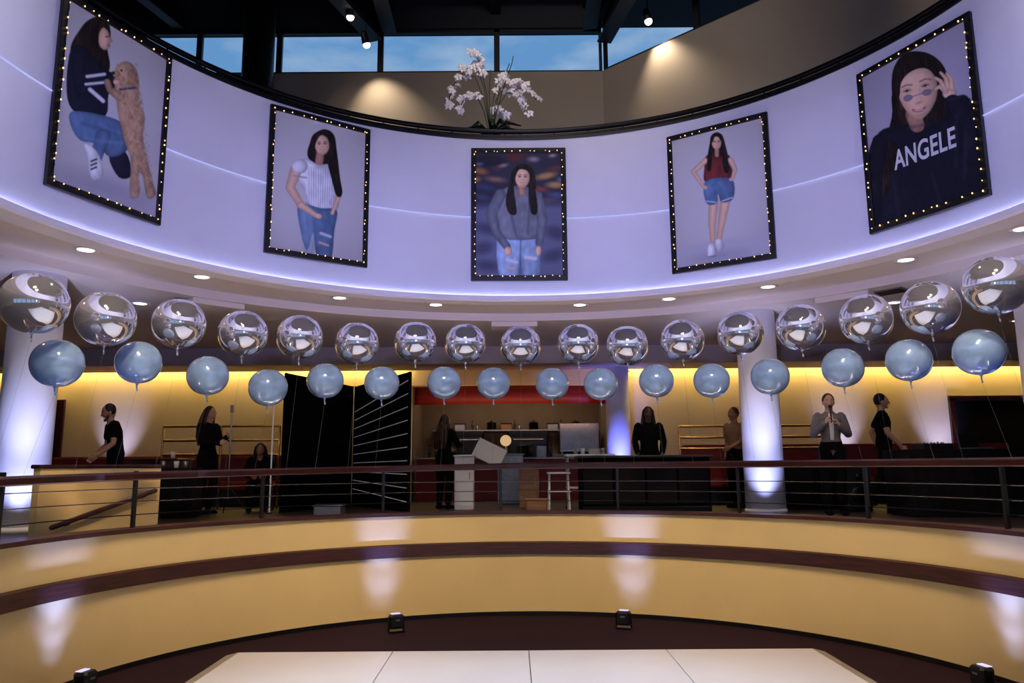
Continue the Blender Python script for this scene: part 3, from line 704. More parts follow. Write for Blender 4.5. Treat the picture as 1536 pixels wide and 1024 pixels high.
# ---------------------------------------------------------------- slatted screens
def screen(pa,pb,z0,z1,n,label,slat='slat',fan=1.0):
    pa=Vector(pa);pb=Vector(pb);d=pb-pa;l=d.length;rz=math.atan2(d.y,d.x);c=(pa+pb)/2
    e=empty('slatted_screen',(c.x,c.y,z0),rz);h=z1-z0
    box('panel',(0,.03,h/2),(l,.03,h),'screenp',e,bev=.004)
    for x in(-l/2,l/2):box('post',(x,0,h/2),(.03,.03,h),'screenp',e,bev=.006)
    for k in range(n):
        zz=.16+k*(h-.3)/(n-1);zl=.75+(zz-.75)*fan
        V,F=gsweep([(-l/2+.03,-.006,zl),(l/2-.03,-.006,zz)],[.0075,.0075],6,Vector((0,1,0)));mk('slat',V,F,slat,e)
    for s in(-1,1):
        lathe('foot',[(.035,0),(.035,.02)],(s*(l/2-.1),0,-.0),'blackm',e,12)
    T(e,label,'screen','folding screens')
screen((-3.02,14.7,0),(-1.68,12.45,0),1.2,3.45,10,'matte black screen with thin white fanned rods beside the kitchen','slat',.74)
screen((-3.70,12.5,0),(-3.06,14.66,0),1.2,3.45,9,'matte black screen with dark rods standing at an angle','screenp')
e=empty('slim_post',(-3.86,12.40,1.2));box('tube',(0,0,1.12),(.022,.022,2.24),'slat',e,bev=.006);box('foot',(0,0,.008),(.10,.10,.016),'blackm',e,bev=.004);T(e,'slim white upright post beside the black screen','post')
# ---------------------------------------------------------------- brass rails, banquettes
def brassrail(x0,x1,y,z0,z1,label,nb=3):
    e=empty('brass_rail',((x0+x1)/2,y,1.2));h1=z1-1.2;h0=z0-1.2;l=x1-x0
    for k in range(nb):
        zz=h0+(h1-h0)*k/(nb-1);tube('bar',[(-l/2,0,zz),(l/2,0,zz)],.022,'brass',e,8)
    n=max(2,int(l/.9)+1)
    for k in range(n):
        x=-l/2+l*k/(n-1);tube('post',[(x,0,0.0),(x,0,h1)],.022,'brass',e,8)
    T(e,label,'railing','brass rails by the back seating')
brassrail(-6.3,-4.2,13.9,2.15,2.66,'polished brass rail with three bars behind the seating')
brassrail(3.0,5.7,13.9,2.2,2.6,'polished brass rail with three bars behind the seating')
def banquette(x0,x1,y,label,hb=.6):
    e=empty('banquette',((x0+x1)/2,y,1.2));l=x1-x0
    box('seat',(0,-.05,.38),(l,.6,.16),'maroon',e,bev=.04);box('plinth',(0,0,.15),(l,.5,.3),'black',e,bev=.01);box('backrest',(0,.24,.35+hb/2),(l,.14,hb),'maroon',e,bev=.04)
    T(e,label,'bench','maroon banquettes')
banquette(3.2,9.5,14.6,'long maroon upholstered banquette along the back wall',.74)
banquette(-10,-4.0,15.0,'long maroon upholstered banquette along the back wall')
struct(box('door_1',(-9.9,16.28,2.29),(.8,.06,2.18),'maho',bev=.01))
V,F=join([gbox((10.2,16.26,3.27),(1.9,.08,.12),0,.01),gbox((9.31,16.26,2.25),(.12,.08,2.05),0,.01),gbox((11.09,16.26,2.25),(.12,.08,2.05),0,.01)])
struct(mk('trim_8',V,F,'maho'))
struct(box('door_2',(10.2,16.29,2.2),(1.7,.04,2.05),'cloth',bev=.005))
# ---------------------------------------------------------------- bars, tables
def skirted(name,cx_,cy_,z0,l,dp,h,label,rz=0,mat='cloth'):
    e=empty(name,(cx_,cy_,z0),rz)
    box('top',(0,0,h-.015),(l,dp,.03),mat,e,bev=.008)
    V=[];F=[];n=60
    path=[]
    per_=[(-l/2,-dp/2),(l/2,-dp/2),(l/2,dp/2),(-l/2,dp/2),(-l/2,-dp/2)]
    for i in range(4):
        for t in np.linspace(0,1,n)[:-1]:
            x=per_[i][0]*(1-t)+per_[i+1][0]*t;y=per_[i][1]*(1-t)+per_[i+1][1]*t
            path.append((x,y,i))
    m_=len(path)
    for j,zz in enumerate((h-.02,h*.5,.01)):
        for k,(x,y,i) in enumerate(path):
            w_=.018*math.sin(k*1.3)*(j/2)
            nx,ny=((0,-1),(1,0),(0,1),(-1,0))[i];V.append((x+nx*w_,y+ny*w_,zz))
    for j in range(2):
        for k in range(m_):F.append((j*m_+k,j*m_+(k+1)%m_,(j+1)*m_+(k+1)%m_,(j+1)*m_+k))
    mk('skirt',V,F,mat,e,True);T(e,label,'table');return e
e=empty('bar_counter',(2.0,12.0,1.2))
box('body',(0,0,.41),(1.95,.55,.82),'screenp',e,bev=.01);box('counter_top',(0,0,.84),(2.05,.65,.04),'black',e,bev=.01);box('kick_plate',(0,-.28,.05),(1.9,.02,.1),'blackm',e,bev=.004)
for k in range(4):box('front_panel',(-.72+.48*k,-.28,.45),(.44,.015,.62),'cloth',e,bev=.006)
T(e,'long black bar counter with panelled front','bar counter')
skirted('draped_table',6.35,10.9,1.2,1.95,.75,.90,'black draped table holding sound equipment')
skirted('draped_table',4.9,12.9,1.2,1.2,.6,.74,'small black draped table beside the column')
skirted('draped_table',-5.0,11.6,1.2,.62,.5,.72,'dark draped service table with glassware',rz=.2)
e=empty('serving_cart',(1.28,13.0,1.2))
box('top_shelf',(0,0,.88),(.82,.5,.04),'white',e,bev=.01);box('lower_shelf',(0,0,.35),(.78,.46,.03),'white',e,bev=.01)
for x in(-.37,.37):
    for y in(-.2,.2):tube('leg',[(x,y,0.05),(x,y,.88)],.015,'steel',e,8);lathe('wheel',[(.02,.0),(.03,.02),(.02,.05)],(x,y,0),'black',e,10)
T(e,'white topped steel serving cart behind the bar','cart')
def pedestal(x,y,w_,h,mat,label,cat='cabinet',nm='side_cabinet'):
    e=empty(nm,(x,y,1.2));box('body',(0,0,h/2-.01),(w_,w_*.9,h-.02),mat,e,bev=.01);box('top',(0,0,h-.01),(w_+.04,w_*.9+.04,.03),mat,e,bev=.008)
    box('door',(0,-w_*.45-.008,h/2-.03),(w_-.06,.015,h-.16),mat,e,bev=.004);box('handle',(w_*.3,-w_*.45-.025,h*.62),(.015,.015,.12),'steel',e,bev=.003)
    T(e,label,cat);return e
pedestal(-.82,13.2,.32,.90,'white','narrow white cabinet standing near the kitchen')
pedestal(-5.55,12.3,.7,.86,'maho','dark wood side cabinet under the brass rail')
pedestal(.28,13.6,.34,.72,'wood','light wood cabinet near the kitchen')
pedestal(-.05,15.2,.5,.95,'steel','stainless steel kitchen unit','kitchen unit')
e=empty('step_stool',(.72,12.3,1.2))
box('seat',(0,0,.60),(.36,.26,.03),'white',e,bev=.01);box('step',(0,-.12,.32),(.36,.16,.025),'white',e,bev=.008)
for x in(-.16,.16):
    V,F=gsweep([(x,-.2,0),(x*.9,-.05,.6)],[.014,.014],8);mk('leg',V,F,'white',e);V,F=gsweep([(x,.2,0),(x*.9,.05,.6)],[.014,.014],8);mk('leg',V,F,'white',e)
T(e,'white folding step stool by the bar','stool')
def bin_(x,y,w_,h,mat,label):
    e=empty('storage_bin',(x,y,1.2))
    V,F=join([gbox((0,0,h/2),(w_,w_*.7,h),0,.02)]);mk('tub',V,F,mat,e);box('rim',(0,0,h),(w_+.03,w_*.7+.03,.02),mat,e,bev=.006);T(e,label,'bin')
bin_(-2.72,11.6,.42,.16,'steel','shallow grey plastic bin on the floor')
bin_(.35,11.7,.32,.22,'wood','tan cardboard box on the floor')
e=empty('audio_mixer',(5.85,10.8,2.10));box('body',(0,0,.04),(.42,.34,.08),'black',e,bev=.01)
for k in range(8):lathe('knob',[(.010,0),(.010,.02)],(-.17+.048*k,.06,.08),'steel',e,8)
for k in range(4):box('fader',(-.12+.08*k,-.08,.09),(.02,.03,.02),'white',e,bev=.003)
T(e,'black audio mixer with knobs and faders on the draped table','audio mixer')
e=empty('laptop',(6.5,10.85,2.10),.2);box('base',(0,0,.012),(.34,.24,.02),'steel',e,bev=.005)
V,F=gbox((0,.14,.12),(.34,.015,.22),0,.005);mk('screen',V,F,'black',e);T(e,'open silver laptop on the draped table','laptop')
for x,y in((7.65,11.2),(5.2,11.9)):
    e=empty('loudspeaker',(x,y,1.2));box('cabinet',(0,0,.35),(.38,.35,.7),'black',e,bev=.02)
    for zz,rr in((.25,.13),(.52,.06)):
        V,F=gsph((0,-.17,zz),(rr,.03,rr),20,10);mk('cone',V,F,'blackm',e,True)
    T(e,'black two way loudspeaker standing on the floor','loudspeaker','loudspeakers')
def bottle(x,y,z,s,mat):
    o=lathe('bottle',[(.001,0),(.035*s,.002),(.037*s,.16*s),(.014*s,.21*s),(.013*s,.28*s),(.016*s,.285*s),(.016*s,.30*s)],(0,0,0),mat,None,14);o.location=(x,y,z)
    cap=lathe('cap',[(.017*s,.285*s),(.017*s,.31*s)],(0,0,0),'red',o,10)
    T(o,'glass bottle standing upright on a counter','bottle','bottles on the counters');return o
def plates(x,y,z,n=6):
    for k in range(n):
        o=lathe('plate',[(.05,0),(.07,.002),(.13,.016),(.132,.019),(.07,.006),(.02,.005)],(0,0,0),'white',None,24);o.location=(x,y,z+.012*k);T(o,'round white plate in a stack','plate','stacked plates')
def cup(x,y,z,mat='white'):
    o=lathe('cup',[(.025,0),(.03,.003),(.04,.10),(.037,.10),(.028,.006)],(0,0,0),mat,None,14);o.location=(x,y,z);T(o,'small tumbler on a counter','cup','cups on the counters')
def pot(x,y,z,r,h,mat='blackm'):
    e=empty('stock_pot',(x,y,z));lathe('body',[(r*.96,0),(r,.02),(r,h),(r+.012,h+.004),(r*.93,h-.01),(r*.9,.03)],(0,0,0),mat,e,24);lathe('lid',[(r,h+.006),(r*.6,h+.03),(.02,h+.04)],(0,0,0),mat,e,24);lathe('knob',[(.02,h+.04),(.025,h+.06),(.01,h+.07)],(0,0,0),'black',e,10)
    T(e,'dark lidded stock pot in the kitchen','pot','pots in the kitchen')
def crate(x,y,z,w_,d_,h,mat):
    e=empty('food_container',(x,y,z));box('tub',(0,0,h/2),(w_,d_,h),mat,e,bev=.015);box('lid',(0,0,h+.008),(w_+.02,d_+.02,.018),'blackm',e,bev=.005);T(e,'rectangular lidded food container in the kitchen','container','food containers')
for k,(x,y,z) in enumerate([(-5.2,11.55,1.92),(-5.05,11.65,1.92),(-4.85,11.5,1.92),(-5.35,12.2,2.07),(1.05,12.95,2.10),(1.18,13.05,2.10),(1.5,12.95,2.10)]):cup(x,y,z,'white' if k%2 else 'steel')
plates(1.4,13.05,2.10,7)
e=empty('kitchen_pass',(-.05,16.75,1.2));box('body',(0,0,.43),(4.0,.5,.86),'maroon',e,bev=.01);box('worktop',(0,0,.88),(4.1,.6,.04),'steel',e,bev=.008)
T(e,'long maroon kitchen counter with steel worktop','counter')
e=empty('red_valance',(-.05,16.62,3.42))
V=[];F=[];n=40
for i in range(n+1):
    t=i/n;x=-2.08+4.16*t;y=-.25*math.sin(math.pi*t)
    for zz,yy in((-.18,0),(.2,0),(.2,.05),(-.18,.05)):V.append((x,y+yy,zz))
for i in range(n):
    for j in range(4):F.append((i*4+j,(i+1)*4+j,(i+1)*4+(j+1)%4,i*4+(j+1)%4))
F+=[(0,1,2,3),(n*4+3,n*4+2,n*4+1,n*4)]
mk('panel',V,F,'red',e,True);T(e,'curved glowing red valance panel over the kitchen opening','valance')
e=empty('wall_shelf',(-.1,18.35,2.75));box('board',(0,0,0),(3.6,.3,.03),'steel',e,bev=.004)
for x in(-1.6,0,1.6):box('bracket',(x,.05,-.08),(.02,.2,.14),'blackm',e,bev=.003)
T(e,'steel wall shelf stocked with kitchen ware','shelf','kitchen shelves')
for k,x in enumerate((-1.6,-1.25,-.9,-.5,-.15,.1,.5,.95,1.2,1.5)):
    if k%3==0:pot(x,18.33,2.766,.11,.16)
    elif k%3==1:crate(x,18.33,2.766,.26,.2,.14,'steel' if k%2 else 'wood')
    else:
        bottle(x-.05,18.33,2.766,.8,'glass');cup(x+.06,18.33,2.766,'steel')
for x in(.35,-1.1,1.5):
    e=empty('oven',(x,17.6,1.2));box('body',(0,0,.75),(.9,.7,1.5),'blackm',e,bev=.02)
    for zz in(.45,1.1):
        box('oven_door',(0,-.36,zz),(.8,.02,.5),'black',e,bev=.01);tube('handle',[(-.33,-.41,zz+.2),(.33,-.41,zz+.2)],.012,'chrome',e,8)
    T(e,'double stacked dark oven with black doors','oven','ovens in the kitchen')
e=empty('heat_lamp',(-.15,16.7,2.10));lathe('stand',[(.06,0),(.06,.02),(.012,.03),(.012,.32)],(0,0,0),'steel',e,14)
V,F=gsph((0,-.04,.36),(.12,.03,.12),22,10);mk('lamp_disc',V,F,'plate',e,True);T(e,'round glowing heat lamp on the kitchen counter','heat lamp')
e=empty('steel_hood',(1.45,16.75,2.10));box('panel',(0,0,.42),(.85,.06,.62),'steel',e,bev=.01)
for x in(-.38,.38):box('leg',(x,0,.06),(.03,.05,.12),'steel',e,bev=.004)
box('ledge',(0,-.08,.13),(.85,.18,.02),'chrome',e,bev=.004);T(e,'upright brushed steel sneeze guard panel on the counter','steel panel')
for x in(-1.8,-1.66,.40,.82):bottle(x,16.72,2.10,1.0,'glass')
pot(-1.35,16.75,2.10,.14,.2);crate(.62,16.78,2.10,.22,.26,.26,'steel');crate(-.44,16.8,2.10,.2,.26,.16,'wood');pot(.22,16.78,2.10,.13,.24)
plates(-.72,16.75,2.10,8);plates(-1.02,16.8,2.10,5);plates(.98,16.62,2.1,5)
V,F=gbox((0,0,0),(.55,.03,.36),0,.01);o=mk('serving_tray',V,F,'white');o.location=(-.42,13.9,2.15);o.rotation_euler=(-.25,.45,0);T(o,'white rectangular tray tilted on its edge','tray')
# ---------------------------------------------------------------- people
def remesh(parts,vox,name,mat,smooth=3):
    V,F=join(parts);o=mk('tmp',V,F,None)
    r=o.modifiers.new('r','REMESH');r.mode='VOXEL';r.voxel_size=vox
    if smooth:
        s=o.modifiers.new('s','SMOOTH');s.iterations=smooth;s.factor=.5
    bpy.context.view_layer.update();dg=bpy.context.evaluated_depsgraph_get()
    me=bpy.data.meshes.new_from_object(o.evaluated_get(dg));old=o.data;bpy.data.objects.remove(o);bpy.data.meshes.remove(old)
    me.materials.clear();me.materials.append(M[mat]);me.polygons.foreach_set('use_smooth',[True]*len(me.polygons));me.name=name
    ob=bpy.data.objects.new(name,me);COL.objects.link(ob);return ob
def hand(w,d,nrm,thumb,s,curl=.5):
    d=d.normalized();nrm=(nrm-d*nrm.dot(d)).normalized();sd=d.cross(nrm).normalized()
    if sd.dot(thumb)<0:sd=-sd
    ps=[gsweep([w,w+d*.045*s,w+d*.085*s],[(.026*s,.016*s),(.040*s,.014*s),(.037*s,.012*s)],12,sd)]
    for k,(o,l) in enumerate(((.030,.068),(.010,.076),(-.010,.070),(-.029,.056))):
        p=w+d*.082*s+sd*o*s;pts=[p-d*.01*s];dd=d.copy();nc=nrm.copy()
        q=p.copy();pts.append(q)
        for j in range(3):
            ang_=curl*(.55+.25*j)+.05*k
            d2=(dd*math.cos(ang_)+nc*math.sin(ang_)).normalized();nc=(nc*math.cos(ang_)-dd*math.sin(ang_)).normalized();dd=d2
            q=q+dd*l*s*(.42,.32,.26)[j];pts.append(q.copy())
        ps.append(gsweep(pts,[.0095*s,.0095*s,.009*s,.0085*s,.0075*s],8,sd))
    p=w+d*.025*s+sd*.022*s;t=(d*.65+sd*.75+nrm*curl*.5).normalized();t2=(d*.9+sd*.25+nrm*curl*.7).normalized()
    ps.append(gsweep([p,p+t*.035*s,p+t*.035*s+t2*.032*s],[.013*s,.011*s,.009*s],8,nrm));return ps
def person(loc,rz,H,pose,skin,hair,hairstyle,top,pants,label,sleeve='long',look=(0,0),curl=.5,handdir=None,build=1.0,fem=False):
    s=H/1.70
    J=dict(pelvis=(0,0,.95),waist=(0,0,1.08),chest=(0,0,1.28),neck=(0,.01,1.44),head=(0,-.015,1.585),
      shL=(.175,0,1.385),elL=(.215,.03,1.11),wrL=(.205,-.03,.87),shR=(-.175,0,1.385),elR=(-.215,.03,1.11),wrR=(-.205,-.03,.87),
      hipL=(.09,0,.92),knL=(.10,-.02,.50),anL=(.10,.02,.08),hipR=(-.09,0,.92),knR=(-.10,-.02,.50),anR=(-.10,.02,.08))
    J.update(pose);J={k:Vector(v)*s for k,v in J.items()}
    if fem:
        for k in('shL','shR'):J[k].x*=.9
    b=build
    def torso(g):
        p=J['pelvis'];w_=J['waist'];c=J['chest'];n_=J['neck'];sh=(J['shL']+J['shR'])/2
        hw=.15 if fem else .145;ww=.115 if fem else .132
        return gsweep([p-(w_-p).normalized()*.05*s,p,w_,c,(c+sh)/2+(sh-c)*.25,sh+(n_-sh)*.3],[((hw*b)*s+g,(.10*b)*s+g),((hw*b)*s+g,(.105*b)*s+g),((ww*b)*s+g,(.088*b)*s+g),((.150*b)*s+g,(.108*b)*s+g),((.155*b)*s+g,(.09*b)*s+g),(.10*s+g,.06*s+g)],20)
    def limb(a,m_,e_,r,g,t=1.0):
        A,B,C=J[a],J[m_],J[e_]
        if t<1:C=B+(C-B)*t
        r=[x*s*b+g for x in r];return gsweep([A,(A+B)/2,B,(B+C)/2,C],[r[0],(r[0]+r[1])/2+.004,r[1],(r[1]+r[2])/2+.006*s,r[2]],12)
    hc=J['head'];n_=J['neck']
    R=Matrix.Rotation(look[0],3,'Z')@Matrix.Rotation(look[1],3,'X')
    def hd(v):return hc+R@(Vector(v)*s)
    def headfn(d,p):
        k=max(0,-d.z);p=p.copy();p.x*=1-.30*k;
        if d.y<0:p.y*=1-.10*k
        else:p.y*=1+.06*(1-abs(d.z))
        return R@(p*s)
    parts=[torso(0),gsweep([n_-Vector((0,0,.05))*s,n_+(hc-n_)*.55],[(.062*s,.058*s),(.050*s,.052*s)],14),
      gsph(hc,(.076,.094,.118),28,20,headfn),
      gsweep([hd((0,-.086,.018)),hd((0,-.103,-.012)),hd((0,-.108,-.024))],[.009*s,.012*s,.014*s],10),
      gsph(hd((.030,-.072,-.02)),(.02*s,.018*s,.02*s),10,8),gsph(hd((-.030,-.072,-.02)),(.02*s,.018*s,.02*s),10,8),gsph(hd((0,-.072,-.088)),(.024*s,.020*s,.018*s),10,8),
      gsph(hd((.078,.005,-.008)),(.010*s,.018*s,.030*s),10,8),gsph(hd((-.078,.005,-.008)),(.010*s,.018*s,.030*s),10,8)]
    for sd in'LR':
        parts.append(limb('sh'+sd,'el'+sd,'wr'+sd,(.052,.040,.027),0));parts.append(limb('hip'+sd,'kn'+sd,'an'+sd,(.085,.056,.038),0))
        an=J['an'+sd];parts.append(gsweep([an+Vector((0,.04,-.04))*s,an+Vector((0,-.06,-.045))*s,an+Vector((0,-.15,-.055))*s],[(.035*s,.035*s),(.04*s,.03*s),(.035*s,.02*s)],12))
        d=(J['wr'+sd]-J['el'+sd]).normalized()
        sgn=1 if sd=='L' else -1
        hdv=(handdir or {}).get(sd)
        if hdv:d,nm,th_=[Vector(v) for v in hdv]
        else:nm,th_=Vector((-sgn,0,0)),Vector((0,-1,0)) if abs(d.z)>.6 else Vector((0,0,1))
        parts+=hand(J['wr'+sd],d,nm,th_,s,curl)
    body=remesh(parts,.0068,'person',skin,2)
    body.location=loc;body.rotation_euler=(0,0,rz)
    g=.014
    tp=[torso(g)]
    for sd in'LR':
        if sleeve=='long':tp.append(limb('sh'+sd,'el'+sd,'wr'+sd,(.058,.048,.036),g*.6,.94))
        else:
            A,B=J['sh'+sd],J['el'+sd];tp.append(gsweep([A,(A+B)/2,A+(B-A)*.62],[.062*s+g*.5,.058*s+g*.5,.056*s+g*.5],12))
    t=remesh(tp,.011,'shirt' if sleeve!='long' else 'jacket',top,3);t.parent=body
    lp=[gsweep([J['pelvis']-Vector((0,0,.05))*s,J['pelvis'],J['pelvis']+(J['waist']-J['pelvis'])*.6],[(.15*s+g,.10*s+g),(.152*b*s+g,.108*b*s+g),(.13*b*s+g,.095*b*s+g)],20)]
    for sd in'LR':lp.append(limb('hip'+sd,'kn'+sd,'an'+sd,(.092,.066,.052),g*.5,.93))
    t=remesh(lp,.012,'trousers',pants,3);t.parent=body
    for sd in'LR':
        an=J['an'+sd];t=remesh([gsweep([an+Vector((0,.05,-.04))*s,an+Vector((0,-.06,-.040))*s,an+Vector((0,-.165,-.052))*s],[(.045*s,.042*s),(.05*s,.038*s),(.042*s,.026*s)],14)],.010,'shoe','bfab',1);t.parent=body
    hp=[gsph(hd((0,.022,.030)),(.086*s,.092*s,.104*s),24,18)]
    if hairstyle=='long':
        for x in(-.07,-.035,0,.035,.07):hp.append(gsweep([hd((x*.9,.05,.05)),hd((x*1.15,.085,-.08)),n_+Vector((x*1.5,.10,-.06))*s,n_+Vector((x*1.5,.115,-.22))*s,n_+Vector((x*1.2,.11,-.36))*s],[.035*s,.036*s,.036*s,.032*s,.014*s],10))
        for x in(-1,1):hp.append(gsweep([hd((x*.066,-.01,.06)),hd((x*.086,.0,-.04)),hd((x*.092,.0,-.14)),n_+Vector((x*.10,-.045,-.12))*s],[.024*s,.022*s,.024*s,.012*s],10))
    elif hairstyle=='mid':
        for x in(-.07,-.035,0,.035,.07):hp.append(gsweep([hd((x*.9,.05,.05)),hd((x*1.25,.08,-.08)),hd((x*1.5,.085,-.19))],[.036*s,.038*s,.022*s],10))
        for x in(-1,1):hp.append(gsweep([hd((x*.068,.0,.06)),hd((x*.09,.01,-.05)),hd((x*.10,.01,-.17))],[.026*s,.028*s,.018*s],10))
    elif hairstyle=='tied':
        hp.append(gsph(hd((0,.115,.03)),.034*s,12,10))
    h=remesh(hp,.009,'hair',hair,2);h.parent=body
    if hairstyle=='beard':
        t=remesh([gsweep([hd((-.06,-.03,-.045)),hd((-.045,-.06,-.085)),hd((0,-.078,-.100)),hd((.045,-.06,-.085)),hd((.06,-.03,-.045))],[.014*s,.018*s,.022*s,.018*s,.014*s],10)],.008,'beard',hair,1);t.parent=body
    for x in(-1,1):
        V,F=gsph(hd((x*.030,-.0835,.012)),(.0115*s,.007*s,.007*s),12,8);mk('eye',V,F,'eyew',body,True)
        V,F=gsph(hd((x*.030,-.0895,.012)),(.0055*s,.003*s,.0055*s),10,6);mk('iris',V,F,'hairD',body,True)
        V,F=gsweep([hd((x*.016,-.090,.031)),hd((x*.032,-.089,.036)),hd((x*.046,-.080,.031))],[.0035*s]*3,6);mk('eyebrow',V,F,hair,body,True)
    V,F=gsweep([hd((-.024,-.083,-.052)),hd((0,-.092,-.052)),hd((.024,-.083,-.052))],[.004*s,.008*s,.004*s],8);mk('mouth',V,F,'lips',body,True)
    T(body,label,'person');return body
Z=1.2
person((-5.82,11.35,Z),rad(-50),1.66,dict(waist=(0,-.01,1.08),chest=(0,-.05,1.27),neck=(0,-.09,1.43),head=(0,-.14,1.565),shL=(.18,-.07,1.375),shR=(-.18,-.07,1.375),elL=(.24,-.10,1.10),wrL=(.18,-.28,.93),elR=(-.23,-.08,1.09),wrR=(-.16,-.26,.91)),'skinA','hairD','beard','bfab','bfab','person in black standing at a work surface, short hair and beard','short',(0,rad(18)))
person((-4.85,12.3,Z),rad(68),1.68,dict(elL=(.21,-.06,1.12),wrL=(.10,-.30,1.22),elR=(-.20,-.08,1.12),wrR=(-.08,-.30,1.12),knL=(.11,-.05,.5)),'skinA','hairB','long','bfab','bfab','person in black with long brown hair holding a light stand','long',(0,rad(8)),1.0,fem=True)
person((-4.3,13.2,Z-.06),rad(15),1.62,dict(pelvis=(0,.08,.52),waist=(0,.07,.64),chest=(0,.0,.84),neck=(0,-.05,.99),head=(0,-.09,1.12),shL=(.17,-.03,.95),shR=(-.17,-.03,.95),elL=(.24,-.10,.70),wrL=(.12,-.32,.66),elR=(-.24,-.10,.70),wrR=(-.12,-.32,.66),hipL=(.09,.06,.52),hipR=(-.09,.06,.52),knL=(.13,-.36,.54),knR=(-.13,-.36,.54),anL=(.13,-.34,.10),anR=(-.13,-.34,.10)),'skinB','hairD','mid','bfab','bfab','person in dark clothes seated on a chair looking down','long',(0,rad(25)),fem=True)
person((-1.18,13.4,Z),rad(150),1.60,dict(elL=(.24,-.10,1.12),wrL=(.14,-.32,1.08),elR=(-.24,-.10,1.14),wrR=(-.12,-.34,1.18)),'skinA','hairB','long','bfab','bfab','person in black seen from behind with long brown hair','long',(rad(-20),0),fem=True)
person((2.25,12.75,Z),rad(-8),1.66,dict(elL=(.24,0,1.12),wrL=(.20,-.22,.92),elR=(-.24,0,1.12),wrR=(-.20,-.22,.92)),'skinC','hairD','long','bfab','bfab','person in black with long dark braids standing behind the bar','long',(0,rad(10)))
person((3.74,13.0,Z),rad(-60),1.66,dict(elL=(.22,-.08,1.12),wrL=(.14,-.26,1.02)),'skinB','hairB','tied','tan','bfab','person in a tan top standing partly behind the column','short')
mw=person((4.55,11.05,Z),rad(-12),1.70,dict(elR=(-.235,-.02,1.13),wrR=(-.10,-.225,1.28),elL=(.235,-.02,1.12),wrL=(.09,-.215,1.25)),'skinA','hairD','tied','blazer','bfab','person in an open grey blazer speaking into a handheld microphone','long',(0,rad(3)),1.3,
   {'R':((.45,-.1,.88),(.9,.2,-.3),(.2,-.2,1)),'L':((-.5,-.1,.85),(-.9,.2,-.3),(-.2,-.2,1))},fem=True)
person((5.95,12.4,Z),rad(70),1.82,dict(elL=(.22,.14,1.13),wrL=(.21,.05,.89),elR=(-.22,-.04,1.11),wrR=(-.2,-.20,.92),knL=(.10,-.18,.50),anL=(.10,-.24,.08),knR=(-.10,.06,.48),anR=(-.10,.34,.13)),'skinA','hairD','short','bfab','bfab','person in a black tee walking past the back wall','short')
V,F=gsweep([(0,-.112,1.05),(0,-.122,1.22),(0,-.110,1.34),(0,-.078,1.42)],[(.026,.010),(.030,.010),(.032,.010),(.028,.010)],12);bl=mk('blouse',V,F,'whitefab',mw,True);bl['label']='white blouse under the open blazer'
Rz=Matrix.Rotation(rad(-12),4,'Z');base=Vector((4.55,11.05,Z))
o=empty('microphone',base+Rz@Vector((-.02,-.262,1.36)),rad(-12))
V,F=gsweep([(0,0,-.07),(0,.035,.12)],[.011,.014],12);mk('handle',V,F,'black',o,True);V,F=gsph((0,.045,.15),.027,16,10);mk('grille',V,F,'blackm',o,True)
T(o,'black handheld microphone with a dark mesh head','microphone')
o=empty('light_stand',(-4.45,12.18,Z));tube('pole',[(0,0,.25),(0,0,1.60)],.013,'steel',o,8)
for k in range(3):
    a=k*2.09;tube('leg',[(0,0,.45),(.34*math.cos(a),.34*math.sin(a),0.01)],.010,'blackm',o,6)
box('head',(0,0,1.64),(.05,.05,.12),'steel',o,bev=.008);T(o,'slim metal light stand on tripod legs','light stand')
e=empty('chair',(-4.28,13.28,Z),rad(15));box('seat',(0,-.02,.42),(.44,.44,.05),'maroon',e,bev=.02);box('backrest',(0,.22,.72),(.42,.04,.42),'maho',e,bev=.02)
for x in(-.19,.19):
    for y in(-.2,.2):tube('leg',[(x,y,0),(x*.95,y*.95,.41)],.016,'maho',e,8)
T(e,'wooden chair with a maroon seat','chair')
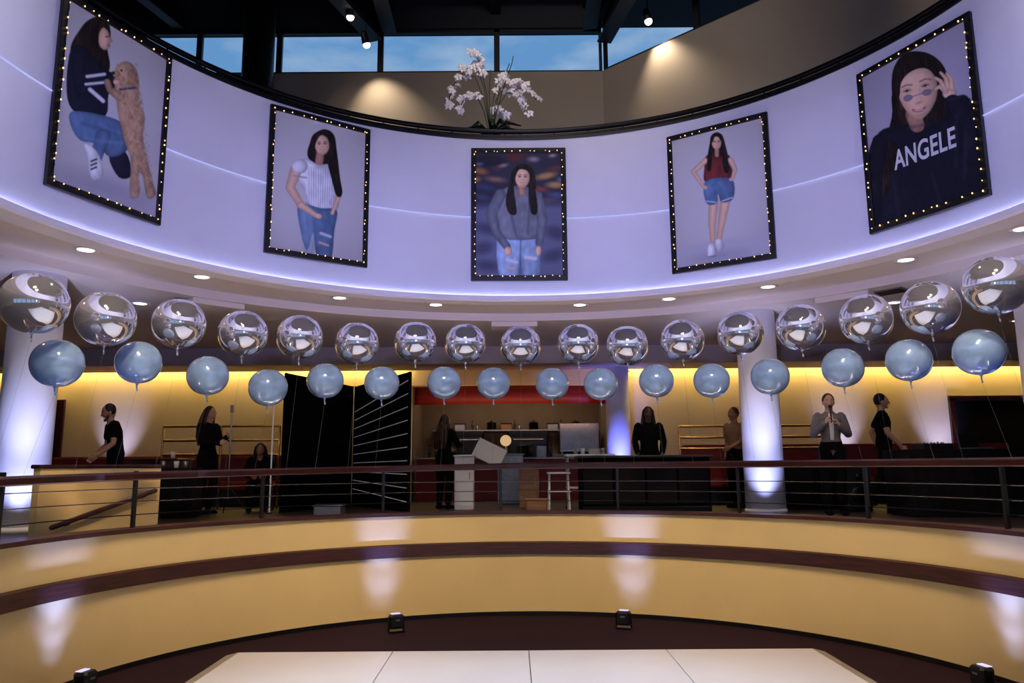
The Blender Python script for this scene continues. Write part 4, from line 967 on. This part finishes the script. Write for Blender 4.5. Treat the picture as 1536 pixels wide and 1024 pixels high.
# ---------------------------------------------------------------- lights
for az in(-84,-64,-44,-24,-4,16,36,56,76,94):
    k=min(1,abs(az-5)/80)
    PUR=(.43-.12*k,.41-.10*k,1.0)
    t=P(az,4.95,5.25);src=Vector((CX-1.6*math.sin(rad(az)),-1.2,3.1))
    spot(src,t,(t-src).length**2*(10.2-3.8*k),PUR,24,1,.10,'drum_wash')
for az in(180,150,-150,115,-115):
    t=P(az,4.95,5.6);src=Vector((CX+.2*math.sin(rad(az)),9.0,11.3));spot(src,t,2600,(.78,.78,1),45,1,.2,'drum_wash')  # added wash on the near drum so the balloons reflect a pale wall
for x in(-2.6,0,2.8):
    spot((x*.4,2.2,7.2),(x*1.15,9.8,.6),1000,(1,.76,.50),44,.9,.3,'wall_wash')
spot((-2,2.6,8),(-4.1,7.0,.7),830,(1,.76,.50),44,.9,.3,'wall_wash');spot((2.3,2.6,8),(4.4,7.0,.7),830,(1,.76,.50),44,.9,.3,'wall_wash')
spot((.1,4.5,11.0),(.1,4.8,0),3400,(.92,.93,1.0),42,.7,.4,'floor_wash')
spot((-.3,8.5,11.0),(-.3,11.3,7.9),200,(1,.92,.88),26,.8,.2,'orchid_fill')  # added out-of-view lamp to brighten the orchid
spot((0,6,11.0),(2,14.8,8.3),640,(1,.85,.70),70,1,.3,'upper_wash')
for az,R in COLS:
    c=P(az,R,0);v=(Vector((0,0,0))-c);v.z=0;v.normalize();q=c+v*.62;spot((q.x,q.y,1.22),(c.x+v.x*.2,c.y+v.y*.2,2.5),55,(.42,.47,1),80,1,.04,'column_beam')
    q=c+v*1.3;spot((q.x,q.y,1.25),(c.x+v.x*.2,c.y+v.y*.2,3.2),180,(.52,.55,1),52,1,.04,'column_beam')
spot((2.15,14.9,1.4),(2.15,15.6,3.0),260,(.16,.18,1),60,1,.04,'column_beam')
for x in(6.9,-8.3,9.0):spot((x,15.5,1.6),(x,16.3,2.8),130,(.42,.43,1),50,1,.04,'wall_beam')
area((0,17.4,3.85),(0,17.4,0),20,(1,.80,.55),3.2,.8,'kitchen_light')
area((0,16.05,2.9),(0,16.6,3.5),8,(1,.50,.25),3.6,.05,'valance_light')
# ---------------------------------------------------------------- camera
f=1150.0;th=math.atan(188/1150);a=rad(.4)
R0=Vector((1,0,0));U0=Vector((0,-math.sin(th),math.cos(th)));Fw=Vector((0,math.cos(th),math.sin(th)))
Rv=R0*math.cos(a)-U0*math.sin(a);U=R0*math.sin(a)+U0*math.cos(a)
cam=bpy.data.cameras.new('camera');co=bpy.data.objects.new('camera',cam);COL.objects.link(co)
cam.sensor_width=36;cam.lens=f/1536*36;cam.clip_end=100
Mx=Matrix((Rv,U,-Fw)).transposed().to_4x4();Mx.translation=Vector((0,0,1.9));co.matrix_world=Mx
S.camera=co
